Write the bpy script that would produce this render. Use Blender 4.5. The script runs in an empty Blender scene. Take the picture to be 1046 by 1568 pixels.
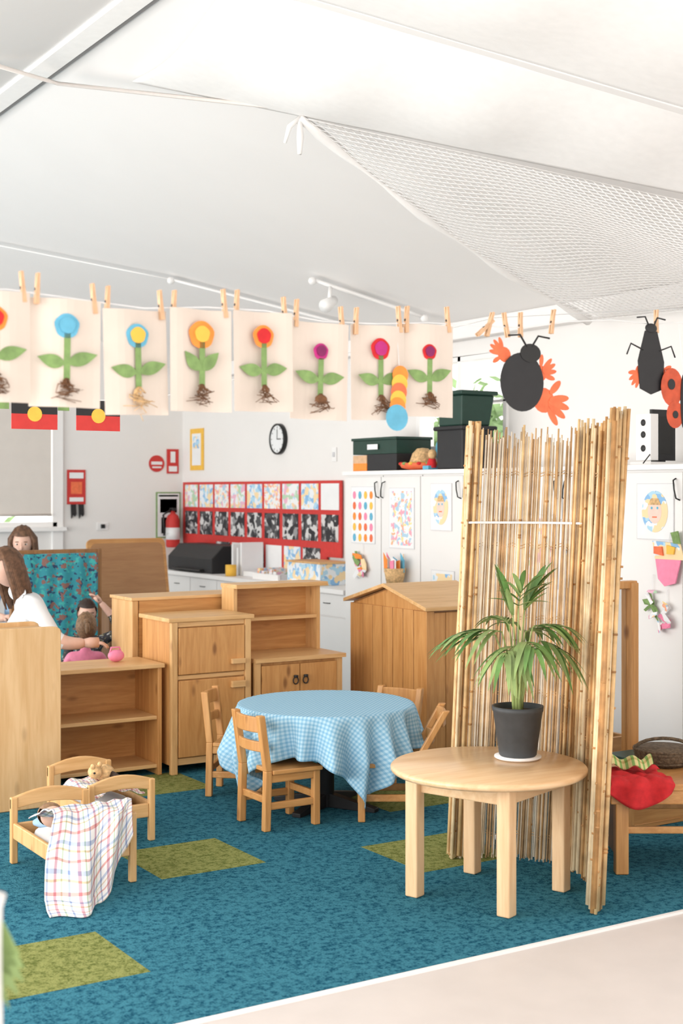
import bpy, bmesh, math, random
from mathutils import Vector, Matrix, noise
random.seed(7)
S=bpy.context.scene
C32,S32=math.cos(math.radians(32)),math.sin(math.radians(32))
def W(x,y): return (C32*x+S32*y, -S32*x+C32*y)   # survey frame -> room frame (walls are axis aligned)

# ------------------------------------------------------------------ materials
def newmat(name):
    m=bpy.data.materials.new(name); m.use_nodes=True
    nt=m.node_tree; b=nt.nodes['Principled BSDF']; return m,nt,b
def plain(name,c,rough=.6,var=.06,scale=30,bump=0.0,metal=0,spec=.4):
    m,nt,b=newmat(name)
    tc=nt.nodes.new('ShaderNodeTexCoord'); n=nt.nodes.new('ShaderNodeTexNoise'); n.inputs['Scale'].default_value=scale
    n.inputs['Detail'].default_value=4
    nt.links.new(tc.outputs['Object'],n.inputs['Vector'])
    r=nt.nodes.new('ShaderNodeValToRGB')
    r.color_ramp.elements[0].position=.3; r.color_ramp.elements[1].position=.7
    r.color_ramp.elements[0].color=tuple(max(0,x*(1-var)) for x in c)+(1,)
    r.color_ramp.elements[1].color=tuple(min(1,x*(1+var)) for x in c)+(1,)
    nt.links.new(n.outputs['Fac'],r.inputs['Fac']); nt.links.new(r.outputs['Color'],b.inputs['Base Color'])
    b.inputs['Roughness'].default_value=rough; b.inputs['Metallic'].default_value=metal
    b.inputs['Specular IOR Level'].default_value=spec
    if bump:
        bp=nt.nodes.new('ShaderNodeBump'); bp.inputs['Strength'].default_value=bump; bp.inputs['Distance'].default_value=.01
        nt.links.new(n.outputs['Fac'],bp.inputs['Height']); nt.links.new(bp.outputs['Normal'],b.inputs['Normal'])
    return m
def wood(name,c1,c2,axis='z',scale=1.0,rough=.42,knots=0):
    m,nt,b=newmat(name)
    tc=nt.nodes.new('ShaderNodeTexCoord'); mp=nt.nodes.new('ShaderNodeMapping')
    sc={'x':(1.2,14,14),'y':(14,1.2,14),'z':(14,14,1.2)}[axis]
    mp.inputs['Scale'].default_value=tuple(v*scale for v in sc)
    nt.links.new(tc.outputs['Object'],mp.inputs['Vector'])
    n=nt.nodes.new('ShaderNodeTexNoise'); n.inputs['Scale'].default_value=1.6; n.inputs['Detail'].default_value=6; n.inputs['Distortion'].default_value=1.2
    nt.links.new(mp.outputs['Vector'],n.inputs['Vector'])
    n2=nt.nodes.new('ShaderNodeTexNoise'); n2.inputs['Scale'].default_value=9; n2.inputs['Detail'].default_value=3
    nt.links.new(mp.outputs['Vector'],n2.inputs['Vector'])
    mx=nt.nodes.new('ShaderNodeMath'); mx.operation='MULTIPLY_ADD'; mx.inputs[1].default_value=.35
    nt.links.new(n2.outputs['Fac'],mx.inputs[0]); nt.links.new(n.outputs['Fac'],mx.inputs[2])
    r=nt.nodes.new('ShaderNodeValToRGB'); r.color_ramp.elements[0].position=.45; r.color_ramp.elements[1].position=.85
    r.color_ramp.elements[0].color=c1+(1,); r.color_ramp.elements[1].color=c2+(1,)
    nt.links.new(mx.outputs[0],r.inputs['Fac']); out=r.outputs['Color']
    if knots:
        mk=nt.nodes.new('ShaderNodeMapping'); k2={'x':(3.5,9,9),'y':(9,3.5,9),'z':(9,9,3.5)}[axis]; mk.inputs['Scale'].default_value=k2
        nt.links.new(tc.outputs['Object'],mk.inputs['Vector'])
        v=nt.nodes.new('ShaderNodeTexVoronoi'); v.inputs['Scale'].default_value=1.0; nt.links.new(mk.outputs['Vector'],v.inputs['Vector'])
        kr=nt.nodes.new('ShaderNodeValToRGB'); kr.color_ramp.elements[0].position=.07; kr.color_ramp.elements[1].position=.17
        kr.color_ramp.elements[0].color=(.32,.22,.16,1); kr.color_ramp.elements[1].color=(1,1,1,1)
        nt.links.new(v.outputs['Distance'],kr.inputs['Fac'])
        mm=nt.nodes.new('ShaderNodeMix'); mm.data_type='RGBA'; mm.blend_type='MULTIPLY'; mm.inputs[0].default_value=knots
        nt.links.new(out,mm.inputs[6]); nt.links.new(kr.outputs['Color'],mm.inputs[7]); out=mm.outputs[2]
    nt.links.new(out,b.inputs['Base Color'])
    b.inputs['Roughness'].default_value=rough
    return m
def patches(name,base,cols,scale=14,thr=.55):
    m,nt,b=newmat(name)
    tc=nt.nodes.new('ShaderNodeTexCoord')
    prev=None
    for i,c in enumerate(cols):
        mp=nt.nodes.new('ShaderNodeMapping'); mp.inputs['Location'].default_value=(i*7.3+1,i*3.1,i*5.7)
        nt.links.new(tc.outputs['Object'],mp.inputs['Vector'])
        n=nt.nodes.new('ShaderNodeTexNoise'); n.inputs['Scale'].default_value=scale; n.inputs['Detail'].default_value=1
        nt.links.new(mp.outputs['Vector'],n.inputs['Vector'])
        g=nt.nodes.new('ShaderNodeMath'); g.operation='GREATER_THAN'; g.inputs[1].default_value=thr
        nt.links.new(n.outputs['Fac'],g.inputs[0])
        mix=nt.nodes.new('ShaderNodeMix'); mix.data_type='RGBA'
        nt.links.new(g.outputs[0],mix.inputs[0])
        if prev is None: mix.inputs[6].default_value=base+(1,)
        else: nt.links.new(prev,mix.inputs[6])
        mix.inputs[7].default_value=c+(1,)
        prev=mix.outputs[2]
    nt.links.new(prev,b.inputs['Base Color']); b.inputs['Roughness'].default_value=.7
    return m
def stripes(name,base,bands,rough=.9):
    m,nt,b=newmat(name)
    tc=nt.nodes.new('ShaderNodeTexCoord'); sp=nt.nodes.new('ShaderNodeSeparateXYZ'); nt.links.new(tc.outputs['UV'],sp.inputs[0])
    rgb=nt.nodes.new('ShaderNodeRGB'); rgb.outputs[0].default_value=base+(1,); prev=rgb.outputs[0]
    for ax,fr,ph,hw,col in bands:
        a=nt.nodes.new('ShaderNodeMath'); a.operation='MULTIPLY_ADD'; a.inputs[1].default_value=fr; a.inputs[2].default_value=ph
        nt.links.new(sp.outputs[ax],a.inputs[0])
        f=nt.nodes.new('ShaderNodeMath'); f.operation='FRACT'; nt.links.new(a.outputs[0],f.inputs[0])
        c=nt.nodes.new('ShaderNodeMath'); c.operation='COMPARE'; c.inputs[1].default_value=.5; c.inputs[2].default_value=hw
        nt.links.new(f.outputs[0],c.inputs[0])
        mx=nt.nodes.new('ShaderNodeMix'); mx.data_type='RGBA'; mx.blend_type='MULTIPLY'
        nt.links.new(c.outputs[0],mx.inputs[0]); nt.links.new(prev,mx.inputs[6]); mx.inputs[7].default_value=col+(1,)
        prev=mx.outputs[2]
    nt.links.new(prev,b.inputs['Base Color']); b.inputs['Roughness'].default_value=rough
    b.inputs['Specular IOR Level'].default_value=.1
    return m

white=plain('white_paint',(.82,.80,.78),.7,.012,3)
ceilm=plain('ceiling_paint',(.86,.84,.825),.8,.01,2)
trimw=plain('trim_white',(.86,.85,.84),.45,.01,5)
lamin=plain('white_laminate',(.80,.79,.78),.35,.012,4)
vinyl=plain('cream_vinyl',(.66,.60,.565),.5,.03,6)
pine=wood('pine',(.57,.31,.115),(.73,.45,.20),knots=.5)
pinex=wood('pine_x',(.59,.33,.125),(.75,.47,.22),'x')
orange=wood('honey_pine',(.48,.215,.062),(.64,.33,.115),knots=.75)
orangex=wood('honey_pine_x',(.48,.215,.062),(.64,.33,.115),'x',knots=.5)
dark=wood('dark_pine',(.22,.10,.035),(.33,.16,.06))
pale=wood('pale_pine',(.68,.42,.22),(.80,.56,.33))
palex=wood('pale_pine_x',(.70,.44,.23),(.82,.58,.35),'x',.7,.28)
ply=wood('plywood',(.62,.37,.16),(.75,.50,.26),'z',.7,knots=.3)
lamb=wood('brown_laminate',(.36,.17,.07),(.44,.23,.10),'x')
black=plain('black_plastic',(.016,.016,.018),.5,.1,20)
blk2=plain('black_metal',(.02,.02,.02),.35,.1,20,metal=.3)
dgreen=plain('dark_green_plastic',(.012,.045,.032),.45,.1,20)
grey=plain('charcoal_pot',(.055,.06,.065),.55,.12,25)
soil=plain('soil',(.04,.022,.012),.95,.4,60,.6)
leaf=plain('palm_leaf',(.12,.24,.065),.4,.4,9)
leaf2=plain('palm_leaf_light',(.27,.38,.14),.4,.3,9)
stemm=plain('palm_stem',(.32,.40,.14),.5,.2,20)
red=plain('red_card',(.58,.04,.035),.6)
redf=plain('red_felt',(.62,.025,.03),.85,.12,40)
yellow=plain('yellow_card',(.85,.50,.07),.6)
orangec=plain('orange_paint',(.90,.27,.04),.6,.1)
bluec=plain('blue_paint',(.12,.42,.60),.6,.1)
magenta=plain('magenta_paint',(.50,.02,.20),.6,.15)
purple=plain('purple_paint',(.22,.01,.10),.6,.15)
pgreen=plain('green_paint',(.20,.32,.11),.7,.25,30)
brownf=plain('root_fibre',(.16,.075,.035),.9,.4,50)
paper=plain('cream_paper',(.70,.615,.54),.85,.03,9)
wpaper=plain('white_paper',(.82,.83,.84),.7,.02,9)
pegm=plain('peg_wood',(.66,.42,.25),.6,.1)
salmon=plain('salmon_paper',(.80,.17,.07),.7,.15,25)
rust=plain('rust_paper',(.55,.09,.04),.7,.2,25)
pink=plain('pink_plastic',(.85,.25,.40),.5)
straw=plain('straw',(.66,.43,.21),.8,.3,60,.4)
basketm=plain('dark_wicker',(.13,.09,.055),.8,.5,70,.8)
draw1=patches('child_drawing',(.82,.83,.84),[(.50,.68,.82),(.88,.62,.38),(.78,.45,.58),(.45,.64,.45)],14,.59)
draw2=patches('child_painting_blue',(.78,.82,.86),[(.25,.48,.76),(.42,.66,.82),(.88,.68,.4)],14,.55)
draw3=patches('child_painting_warm',(.83,.83,.83),[(.88,.42,.25),(.93,.70,.32),(.82,.38,.48),(.4,.6,.75)],22,.61)
bw=patches('monochrome_photo',(.07,.07,.075),[(.30,.30,.31),(.62,.62,.62),(.02,.02,.025)],12,.54)
blind=plain('roller_blind',(.70,.65,.60),.9,.02,8)
bluefab=patches('blue_bug_fabric',(.03,.28,.34),[(.02,.05,.12),(.25,.12,.10),(.05,.40,.38)],26,.60)
sk=plain('skin',(.72,.45,.35),.5,.05)
lip=plain('lips',(.55,.20,.17),.45)
eyew=plain('eye_white',(.75,.75,.73),.3,.01); eyeb=plain('eye_iris',(.05,.03,.02),.2)
hairb=plain('brown_hair',(.13,.065,.035),.55,.45,40)
hairl=plain('light_brown_hair',(.26,.15,.08),.55,.4,40)
haird=plain('dark_hair',(.035,.02,.015),.5,.4,40)
shirtw=plain('white_cotton',(.78,.78,.79),.9,.03,15,.2)
shirtb=plain('blue_cotton',(.33,.50,.68),.9,.05,15,.2)
shirtk=patches('black_print_cotton',(.02,.02,.025),[(.5,.5,.5),(.35,.3,.1)],50,.66)
jean=plain('denim',(.06,.09,.17),.9,.15,40)
shoe=plain('shoe_leather',(.05,.04,.04),.6)
pvc=plain('white_pvc',(.86,.86,.88),.35,.01)
mirrorm=plain('mirror',(.85,.88,.9),.05,.01,5,metal=1)
fol=plain('garden_leaves',(.26,.40,.18),.7,.4,4)
fab=plain('white_mesh_fabric',(.84,.82,.805),.9,.02,20)
swagm=plain('white_fabric',(.89,.875,.86),.9,.02,20)
ropem=plain('beige_batten',(.80,.74,.70),.8,.03)
shad=plain('shade_grey',(.35,.34,.34),.9,.05)  # grey standing in for shade along the ridge and between doors
reed=[plain('reed_a',(.66,.40,.18),.6,.3,14),plain('reed_b',(.76,.52,.26),.6,.25,14),plain('reed_c',(.46,.24,.09),.6,.35,14),plain('reed_d',(.80,.63,.40),.6,.2,14)]
reedthin=[plain('reed_thin_a',(.76,.58,.38),.6,.2,14),plain('reed_thin_b',(.84,.74,.60),.6,.12,14),plain('reed_thin_c',(.58,.37,.19),.6,.3,14)]
cloth=stripes('blue_gingham',(.46,.65,.77),[(0,50,0,.24,(.68,.82,.90)),(1,50,0,.24,(.68,.82,.90))])
plaid=stripes('plaid_blanket',(.80,.785,.77),[(0,13,0,.07,(.70,.46,.54)),(1,13,0,.07,(.56,.64,.80)),(0,13,.4,.04,(.48,.56,.75)),(1,13,.4,.05,(.87,.50,.47)),(0,13,.7,.035,(.58,.70,.56)),(1,13,.75,.035,(.82,.66,.48))])
gstripe=stripes('green_yellow_stripes',(.72,.62,.30),[(0,28,0,.22,(.35,.70,.45)),(1,9,0,.1,(.8,.7,.6))])

def carpet(name,c1,c2):
    m,nt,b=newmat(name)
    tc=nt.nodes.new('ShaderNodeTexCoord')
    n=nt.nodes.new('ShaderNodeTexNoise'); n.inputs['Scale'].default_value=130; n.inputs['Detail'].default_value=3
    nt.links.new(tc.outputs['Object'],n.inputs['Vector'])
    n2=nt.nodes.new('ShaderNodeTexNoise'); n2.inputs['Scale'].default_value=45; n2.inputs['Detail'].default_value=2
    nt.links.new(tc.outputs['Object'],n2.inputs['Vector'])
    ad=nt.nodes.new('ShaderNodeMath'); ad.operation='MULTIPLY_ADD'; ad.inputs[1].default_value=.8
    nt.links.new(n.outputs['Fac'],ad.inputs[0]); nt.links.new(n2.outputs['Fac'],ad.inputs[2])
    r=nt.nodes.new('ShaderNodeValToRGB'); r.color_ramp.elements[0].position=.66; r.color_ramp.elements[1].position=1.0
    r.color_ramp.elements[0].color=c1+(1,); r.color_ramp.elements[1].color=c2+(1,)
    nt.links.new(ad.outputs[0],r.inputs['Fac']); nt.links.new(r.outputs['Color'],b.inputs['Base Color'])
    bp=nt.nodes.new('ShaderNodeBump'); bp.inputs['Strength'].default_value=.6; bp.inputs['Distance'].default_value=.006
    nt.links.new(n.outputs['Fac'],bp.inputs['Height']); nt.links.new(bp.outputs['Normal'],b.inputs['Normal'])
    b.inputs['Roughness'].default_value=1; b.inputs['Specular IOR Level'].default_value=.05
    return m
teal=carpet('teal_carpet',(.005,.060,.110),(.050,.20,.27))
green=carpet('green_carpet',(.10,.125,.03),(.27,.29,.10))

# ------------------------------------------------------------------ builder
class B:
    def __init__(s,name): s.name=name; s.v=[]; s.f=[]; s.m=[]; s.sm=[]; s.mats=[]; s.M=Matrix()
    def mi(s,m):
        if m not in s.mats: s.mats.append(m)
        return s.mats.index(m)
    def add(s,vs,fs,mat,smooth=False):
        o=len(s.v); s.v+= [s.M@Vector(v) for v in vs]; k=s.mi(mat)
        for f in fs: s.f.append([i+o for i in f]); s.m.append(k); s.sm.append(smooth)
    def box(s,x0,x1,y0,y1,z0,z1,mat):
        vs=[(x,y,z) for z in (z0,z1) for y in (y0,y1) for x in (x0,x1)]
        s.add(vs,[(0,2,3,1),(4,5,7,6),(0,1,5,4),(2,6,7,3),(0,4,6,2),(1,3,7,5)],mat)
    def prism(s,pts,ext,mat,smooth=False):
        n=len(pts); e=Vector(ext); a=[Vector(p) for p in pts]
        s.add(a+[p+e for p in a],[list(range(n))[::-1],list(range(n,2*n))]+[(i,(i+1)%n,(i+1)%n+n,i+n) for i in range(n)],mat,smooth)
    def tube(s,pts,rad,mat,seg=8,smooth=True):
        pts=[Vector(p) for p in pts]; n=len(pts)
        if not isinstance(rad,(list,tuple)): rad=[rad]*n
        vs=[]
        d0=(pts[1]-pts[0]).normalized(); up=Vector((0,0,1)) if abs(d0.z)<.9 else Vector((1,0,0))
        a=d0.cross(up).normalized()
        for i,p in enumerate(pts):
            d=(pts[min(i+1,n-1)]-pts[max(i-1,0)]).normalized()
            a=(a-d*a.dot(d)).normalized(); b=d.cross(a)
            for j in range(seg):
                t=2*math.pi*j/seg; vs.append(p+(a*math.cos(t)+b*math.sin(t))*rad[i])
        fs=[(i*seg+j,i*seg+(j+1)%seg,(i+1)*seg+(j+1)%seg,(i+1)*seg+j) for i in range(n-1) for j in range(seg)]
        fs+= [list(range(seg))[::-1],[(n-1)*seg+j for j in range(seg)]]
        s.add(vs,fs,mat,smooth)
    def lathe(s,prof,c,mat,seg=40,smooth=True):
        vs=[];n=len(prof)
        for r,z in prof:
            for j in range(seg):
                t=2*math.pi*j/seg; vs.append((c[0]+r*math.cos(t),c[1]+r*math.sin(t),c[2]+z))
        fs=[(i*seg+j,i*seg+(j+1)%seg,(i+1)*seg+(j+1)%seg,(i+1)*seg+j) for i in range(n-1) for j in range(seg)]
        fs+= [list(range(seg))[::-1],[(n-1)*seg+j for j in range(seg)]]
        s.add(vs,fs,mat,smooth)
    def ell(s,c,r,mat,seg=16,rings=10,fn=None,keep=None):
        vs=[];fs=[]
        for i in range(rings+1):
            ph=math.pi*i/rings
            for j in range(seg):
                t=2*math.pi*j/seg; u=Vector((math.sin(ph)*math.cos(t),math.sin(ph)*math.sin(t),math.cos(ph)))
                p=Vector((u.x*r[0],u.y*r[1],u.z*r[2]))
                if fn: p=fn(u,p)
                vs.append(Vector(c)+p)
        for i in range(rings):
            for j in range(seg):
                if keep:
                    ph=math.pi*(i+.5)/rings; t=2*math.pi*(j+.5)/seg
                    if not keep(Vector((math.sin(ph)*math.cos(t),math.sin(ph)*math.sin(t),math.cos(ph)))): continue
                fs.append((i*seg+j,(i+1)*seg+j,(i+1)*seg+(j+1)%seg,i*seg+(j+1)%seg))
        s.add(vs,fs,mat,True)
    def done(s,bevel=0,recalc=True):
        me=bpy.data.meshes.new(s.name)
        xs=[v.x for v in s.v];ys=[v.y for v in s.v];zs=[v.z for v in s.v]
        o=Vector(((min(xs)+max(xs))/2,(min(ys)+max(ys))/2,min(zs)))
        me.from_pydata([v-o for v in s.v],[],s.f)
        for m in s.mats: me.materials.append(m)
        for p,k,q in zip(me.polygons,s.m,s.sm): p.material_index=k; p.use_smooth=q
        bm=bmesh.new(); bm.from_mesh(me); bmesh.ops.remove_doubles(bm,verts=bm.verts,dist=1e-6)
        if recalc: bmesh.ops.recalc_face_normals(bm,faces=bm.faces)
        bm.to_mesh(me); bm.free()
        ob=bpy.data.objects.new(s.name,me); ob.location=o; S.collection.objects.link(ob)
        if bevel:
            md=ob.modifiers.new('Bevel','BEVEL'); md.width=bevel; md.segments=2; md.limit_method='ANGLE'; md.angle_limit=math.radians(50)
        return ob
def RT(u,v,rot=0,z=0): return Matrix.Translation((u,v,z))@Matrix.Rotation(math.radians(rot),4,'Z')
def sheet(name,nu,nv,f,uvf,mat,thick=.003):
    vs=[];uvs=[]
    for j in range(nv+1):
        for i in range(nu+1):
            a,b=i/nu,j/nv; vs.append(Vector(f(a,b))); uvs.append(uvf(a,b))
    o=Vector((sum(v.x for v in vs)/len(vs),sum(v.y for v in vs)/len(vs),min(v.z for v in vs)))
    fs=[(j*(nu+1)+i,j*(nu+1)+i+1,(j+1)*(nu+1)+i+1,(j+1)*(nu+1)+i) for j in range(nv) for i in range(nu)]
    me=bpy.data.meshes.new(name); me.from_pydata([v-o for v in vs],[],fs); me.materials.append(mat)
    uv=me.uv_layers.new(name='UVMap')
    for p in me.polygons:
        p.use_smooth=True
        for li in p.loop_indices: uv.data[li].uv=uvs[me.loops[li].vertex_index]
    ob=bpy.data.objects.new(name,me); ob.location=o; S.collection.objects.link(ob)
    if thick:
        md=ob.modifiers.new('Solidify','SOLIDIFY'); md.thickness=thick; md.offset=0
    return ob

# ------------------------------------------------------------------ room shell
UW=6.10; VB=12.85; ZW=2.85; SL=.33; UR=2.65; ZR=ZW+SL*(UW-UR); UF=UW-.015
b=B('floor'); b.box(-3,UW+.15,-3,3.85,-.1,.0,vinyl); b.box(-3,UW+.15,3.85,VB+.15,-.1,.0,vinyl); b.done()
b=B('carpet'); b.box(-3,5.58,3.85,VB-.02,.0,.008,teal)
b.box(-3,5.58,3.835,3.852,.0,.010,trimw)
tiles=[(1.43,4.32),(2.43,5.32),(3.43,4.82),(2.93,6.82),(3.93,5.82),(1.43,6.32),(4.43,8.3)]
for u,v in tiles: b.box(u,u+.5,v,v+.5,.0078,.0088,green)
b.done()
b=B('wall_right')
b.box(UW,UW+.15,.5,VB+.15,-.1,1.95,white); b.box(UW,UW+.15,.5,VB+.15,2.64,ZW+.1,white)
b.box(UW,UW+.15,.5,7.55,1.95,2.64,white); b.box(UW,UW+.15,8.65,VB+.15,1.95,2.64,white); b.done()
b=B('wall_back')
def zc(u): return ZW+SL*(UW-u) if u>UR else ZR-SL*(UR-u)
def gab(u0,u1,z0=None,z1=None):
    us=sorted(set([u0,u1]+([UR] if u0<UR<u1 else [])))
    lo=[(u0,VB,z0 if z0 is not None else -.1),(u1,VB,z0 if z0 is not None else -.1)]
    if z1 is None: hi=[(u,VB,zc(u)+.08) for u in reversed(us)]
    else: hi=[(u1,VB,z1),(u0,VB,z1)]
    b.prism(lo+hi,(0,.15,0),white)
gab(-3,3.2); gab(4.74,UW+.02); gab(3.2,4.74,None,1.30); gab(3.2,4.74,2.6,None); b.done()
UL=-1.1
b=B('ceiling')
b.prism([(UW+.15,-1.5,ZW-.0495),(UW+.15,-1.5,ZW+.10),(UR,-1.5,ZR+.15),(UR,-1.5,ZR)],(0,VB+1.6,0),ceilm)
b.prism([(UR,-1.5,ZR),(UR,-1.5,ZR+.15),(UL,-1.5,zc(UL)+.15),(UL,-1.5,zc(UL))],(0,VB+1.6,0),ceilm); b.done()
b=B('ridge_shade_and_trim'); b.prism([(UR-.04,-1.5,ZR-.05),(UR+.03,-1.5,ZR-.04),(UR+.03,-1.5,ZR),(UR-.04,-1.5,ZR)],(0,VB+1.4,0),shad); b.box(UR-.16,UR-.04,-1.5,VB-.1,ZR-.08,ZR-.03,swagm); b.done()  # grey strip paints the ridge shadow line; white board beside it
b=B('trim_cornice'); b.box(UW-.12,UW-.01,.6,VB-.02,ZW-.10,ZW+.03,ceilm); b.done(.01)
b=B('baseboard_back'); b.box(-2,5.56,VB-.015,VB-.002,.009,.12,trimw); b.done(.003)
b=B('ceiling_batten')
def cl(u,v,d=.03): return (u,v,zc(u)-d)
b.tube([(2.2,6.80,3.80),(2.65,7.15,zc(2.65)-.12),cl(3.61,6.19),cl(5.07,4.9),cl(5.9,4.2)],.011,ropem,6)
b.done()
# soft white cloth slung between the batten and the next beam
p0=Vector(cl(2.80,5.38,.02)); p1=Vector(cl(5.75,3.65,.02)); q0=Vector(cl(2.95,6.85,.05)); q1=Vector(cl(5.9,4.2,.03))
def drape(a,c):
    A=Vector(cl(2.95,6.85,.04)).lerp(Vector(cl(5.9,4.2,.04)),a); Bp=p0.lerp(p1,a); p=A.lerp(Bp,c)
    p.z-= .10*math.sin(math.pi*c)*(.6+.4*math.sin(a*7)) + .018*math.sin(a*31+c*4)*math.sin(math.pi*c)
    return tuple(p)
sheet('ceiling_fabric_drape',90,24,drape,lambda a,c:(a,c),swagm,.003)
def drape2(a,c):
    A=Vector(cl(2.80,5.36,.03)).lerp(Vector(cl(5.75,3.63,.03)),a); Bp=Vector(cl(2.80,3.6,.03)).lerp(Vector(cl(5.75,2.0,.03)),a); p=A.lerp(Bp,c)
    p.z-= .13*math.sin(math.pi*c)*(.7+.3*math.sin(a*5+1)) + .015*math.sin(a*27+c*5)*math.sin(math.pi*c)
    return tuple(p)
sheet('ceiling_fabric_drape',90,24,drape2,lambda a,c:(a,c),swagm,.003)
b=B('ceiling_beam')
p0=Vector(cl(2.75,5.41,.0)); p1=Vector(cl(5.8,3.62,.0)); sd_=Vector((.020,.034,0)); dn=Vector((0,0,.035))
b.add([p0-sd_,p0+sd_,p0+sd_-dn,p0-sd_-dn,p1-sd_,p1+sd_,p1+sd_-dn,p1-sd_-dn],[(0,1,2,3),(4,7,6,5),(0,4,5,1),(1,5,6,2),(2,6,7,3),(3,7,4,0)],ceilm)
b.done(.005)
b=B('window_1')
for v0,v1,z0,z1 in [(7.55,8.65,1.95,1.99),(7.55,8.65,2.60,2.64),(7.55,7.59,1.95,2.64),(8.61,8.65,1.95,2.64),(8.08,8.12,1.95,2.64),(7.55,8.65,2.28,2.30)]:
    b.box(UW-.02,UW+.10,v0,v1,z0,z1,trimw)
b.done(.004)
b=B('window_2')
for u0,u1,z0,z1 in [(3.2,4.74,1.30,1.35),(3.2,4.74,2.55,2.6),(3.2,3.25,1.3,2.6),(4.69,4.80,1.0,2.6),(3.95,3.99,1.3,2.6)]:
    b.box(u0,u1,VB-.04,VB+.10,z0,z1,trimw)
b.box(3.15,4.82,VB-.09,VB+.01,1.26,1.30,trimw); b.done(.004)
b=B('roller_blind'); b.box(3.22,4.67,VB-.055,VB-.048,1.42,2.6,blind); b.tube([(3.22,VB-.06,1.42),(4.67,VB-.06,1.42)],.012,blind,8); b.tube([(3.2,VB-.07,2.62),(4.72,VB-.07,2.62)],.03,trimw,10); b.done()
def foliage(name,c,r,n):
    b=B(name); 
    b.tube([(c[0],c[1],-.1),(c[0]+.05,c[1],c[2]*.6),(c[0],c[1],c[2])],[.09,.07,.03],brownf,8)
    for i in range(n):
        d=Vector((random.gauss(0,1),random.gauss(0,1),random.gauss(0,1))).normalized()*random.uniform(.3,1)
        p=Vector(c)+Vector((d.x*r[0],d.y*r[1],d.z*r[2])); q=Vector((random.gauss(0,1),random.gauss(0,1),random.gauss(0,1))).normalized(); w=q.orthogonal().normalized()*.04; q*=.09
        b.add([p-q,p+w,p+q,p-w],[(0,1,2,3)],fol)
    b.done(recalc=False)
foliage('garden_tree',(7.6,9.9,2.1),(.6,1.3,.6),1000)
foliage('garden_tree',(3.9,15.0,1.3),(1.2,.5,.5),500)

# ------------------------------------------------------------------ cupboards
b=B('storage_cupboard')
b.box(5.62,UF,3.4,8.91,.009,1.77,lamin); b.box(5.585,UF,3.38,8.93,1.77,1.80,trimw)
for k in range(11):
    v1=8.91-.5*k-.004; v0=v1-.490; b.box(5.60,5.62,v0,v1,.10,1.755,lamin); b.box(5.617,5.6195,v0-.01,v0,.1,1.765,shad)  # thin grey strip paints the shade in each door gap
    sg=1 if k%2 else -1; hv=v0+.05 if k%2==0 else v1-.05
    b.tube([(5.60,hv,1.72),(5.575,hv+.005*sg,1.71),(5.57,hv+.015*sg,1.66),(5.575,hv+.025*sg,1.61),(5.60,hv+.03*sg,1.60)],.005,blk2,6)
b.done(.002)
b=B('low_bench_cabinet'); b.box(5.64,UF,8.94,12.8,.009,.85,lamin); b.box(5.60,UF,8.94,12.82,.85,.885,trimw)
for k in range(7):
    v1=12.78-.55*k; b.box(5.625,5.64,v1-.54,v1,.10,.66,lamin); b.box(5.625,5.64,v1-.54,v1,.67,.84,lamin); b.tube([(5.62,v1-.32,.77),(5.605,v1-.3,.77),(5.605,v1-.24,.77),(5.62,v1-.22,.77)],.004,blk2,6)
b.done(.002)
facep=plain('face_paint',(.84,.62,.54),.7)
edgep=plain('paper_edge_grey',(.62,.62,.64),.7)
def art(name,v,w,z0,z1,mat,frame=wpaper,oval=False):
    b=B(name); b.box(5.595,5.599,v-w/2-.004,v+w/2+.004,z0-.004,z1+.004,edgep); b.box(5.594,5.596,v-w/2,v+w/2,z0,z1,frame)
    if oval:
        zc_=(z0+z1)/2; hh=z1-z0
        b.prism([(5.593,v+math.cos(t)*w*.36,zc_+math.sin(t)*hh*.38) for t in [i*math.pi/12 for i in range(24)]],(-.001,0,0),draw2)
        b.prism([(5.592,v+math.cos(t)*w*.19,zc_+math.sin(t)*hh*.22) for t in [i*math.pi/10 for i in range(20)]],(-.001,0,0),facep)
        for s in (-1,1): b.prism([(5.591,v+s*w*.08+math.cos(t)*.008,zc_+.02+math.sin(t)*.008) for t in [i*math.pi/5 for i in range(10)]],(-.0008,0,0),bluec)
        b.box(5.590,5.5915,v-.018,v+.018,zc_-.035,zc_-.028,salmon); b.prism([(5.591,v-w*.18,zc_+hh*.12),(5.591,v+w*.18,zc_+hh*.12),(5.591,v+w*.10,zc_+hh*.24),(5.591,v-w*.10,zc_+hh*.24)],(-.0008,0,0),straw)
    else: b.box(5.5925,5.594,v-w*.42,v+w*.42,z0+.02,z1-.02,mat)
    b.done()
b=B('wall_art_dots'); b.box(5.595,5.599,8.486,8.814,1.256,1.684,edgep); b.box(5.594,5.596,8.49,8.81,1.26,1.68,wpaper)
for i in range(5):
    for j in range(4):
        v=8.535+j*.077;z=1.30+i*.08; c=[salmon,yellow,pink,orangec,bluec][(i*2+j*3)%5]
        b.prism([(5.593,v+math.cos(t)*.022,z+math.sin(t)*.030) for t in [q*math.pi/5 for q in range(10)]],(-.001,0,0),c)
b.done()
art('wall_art_garland',8.14,.31,1.24,1.67,draw3); art('wall_art_portrait',7.66,.24,1.38,1.70,draw1,oval=True); art('wall_art_face',5.62,.28,1.38,1.69,draw1,oval=True)
art('wall_art_painting',7.2,.25,.85,1.15,draw2); art('wall_art_painting',6.6,.3,1.05,1.5,draw1); art('wall_art_painting',7.64,.26,.86,1.1,draw2); art('wall_art_painting',6.25,.28,.9,1.35,draw2)
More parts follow.
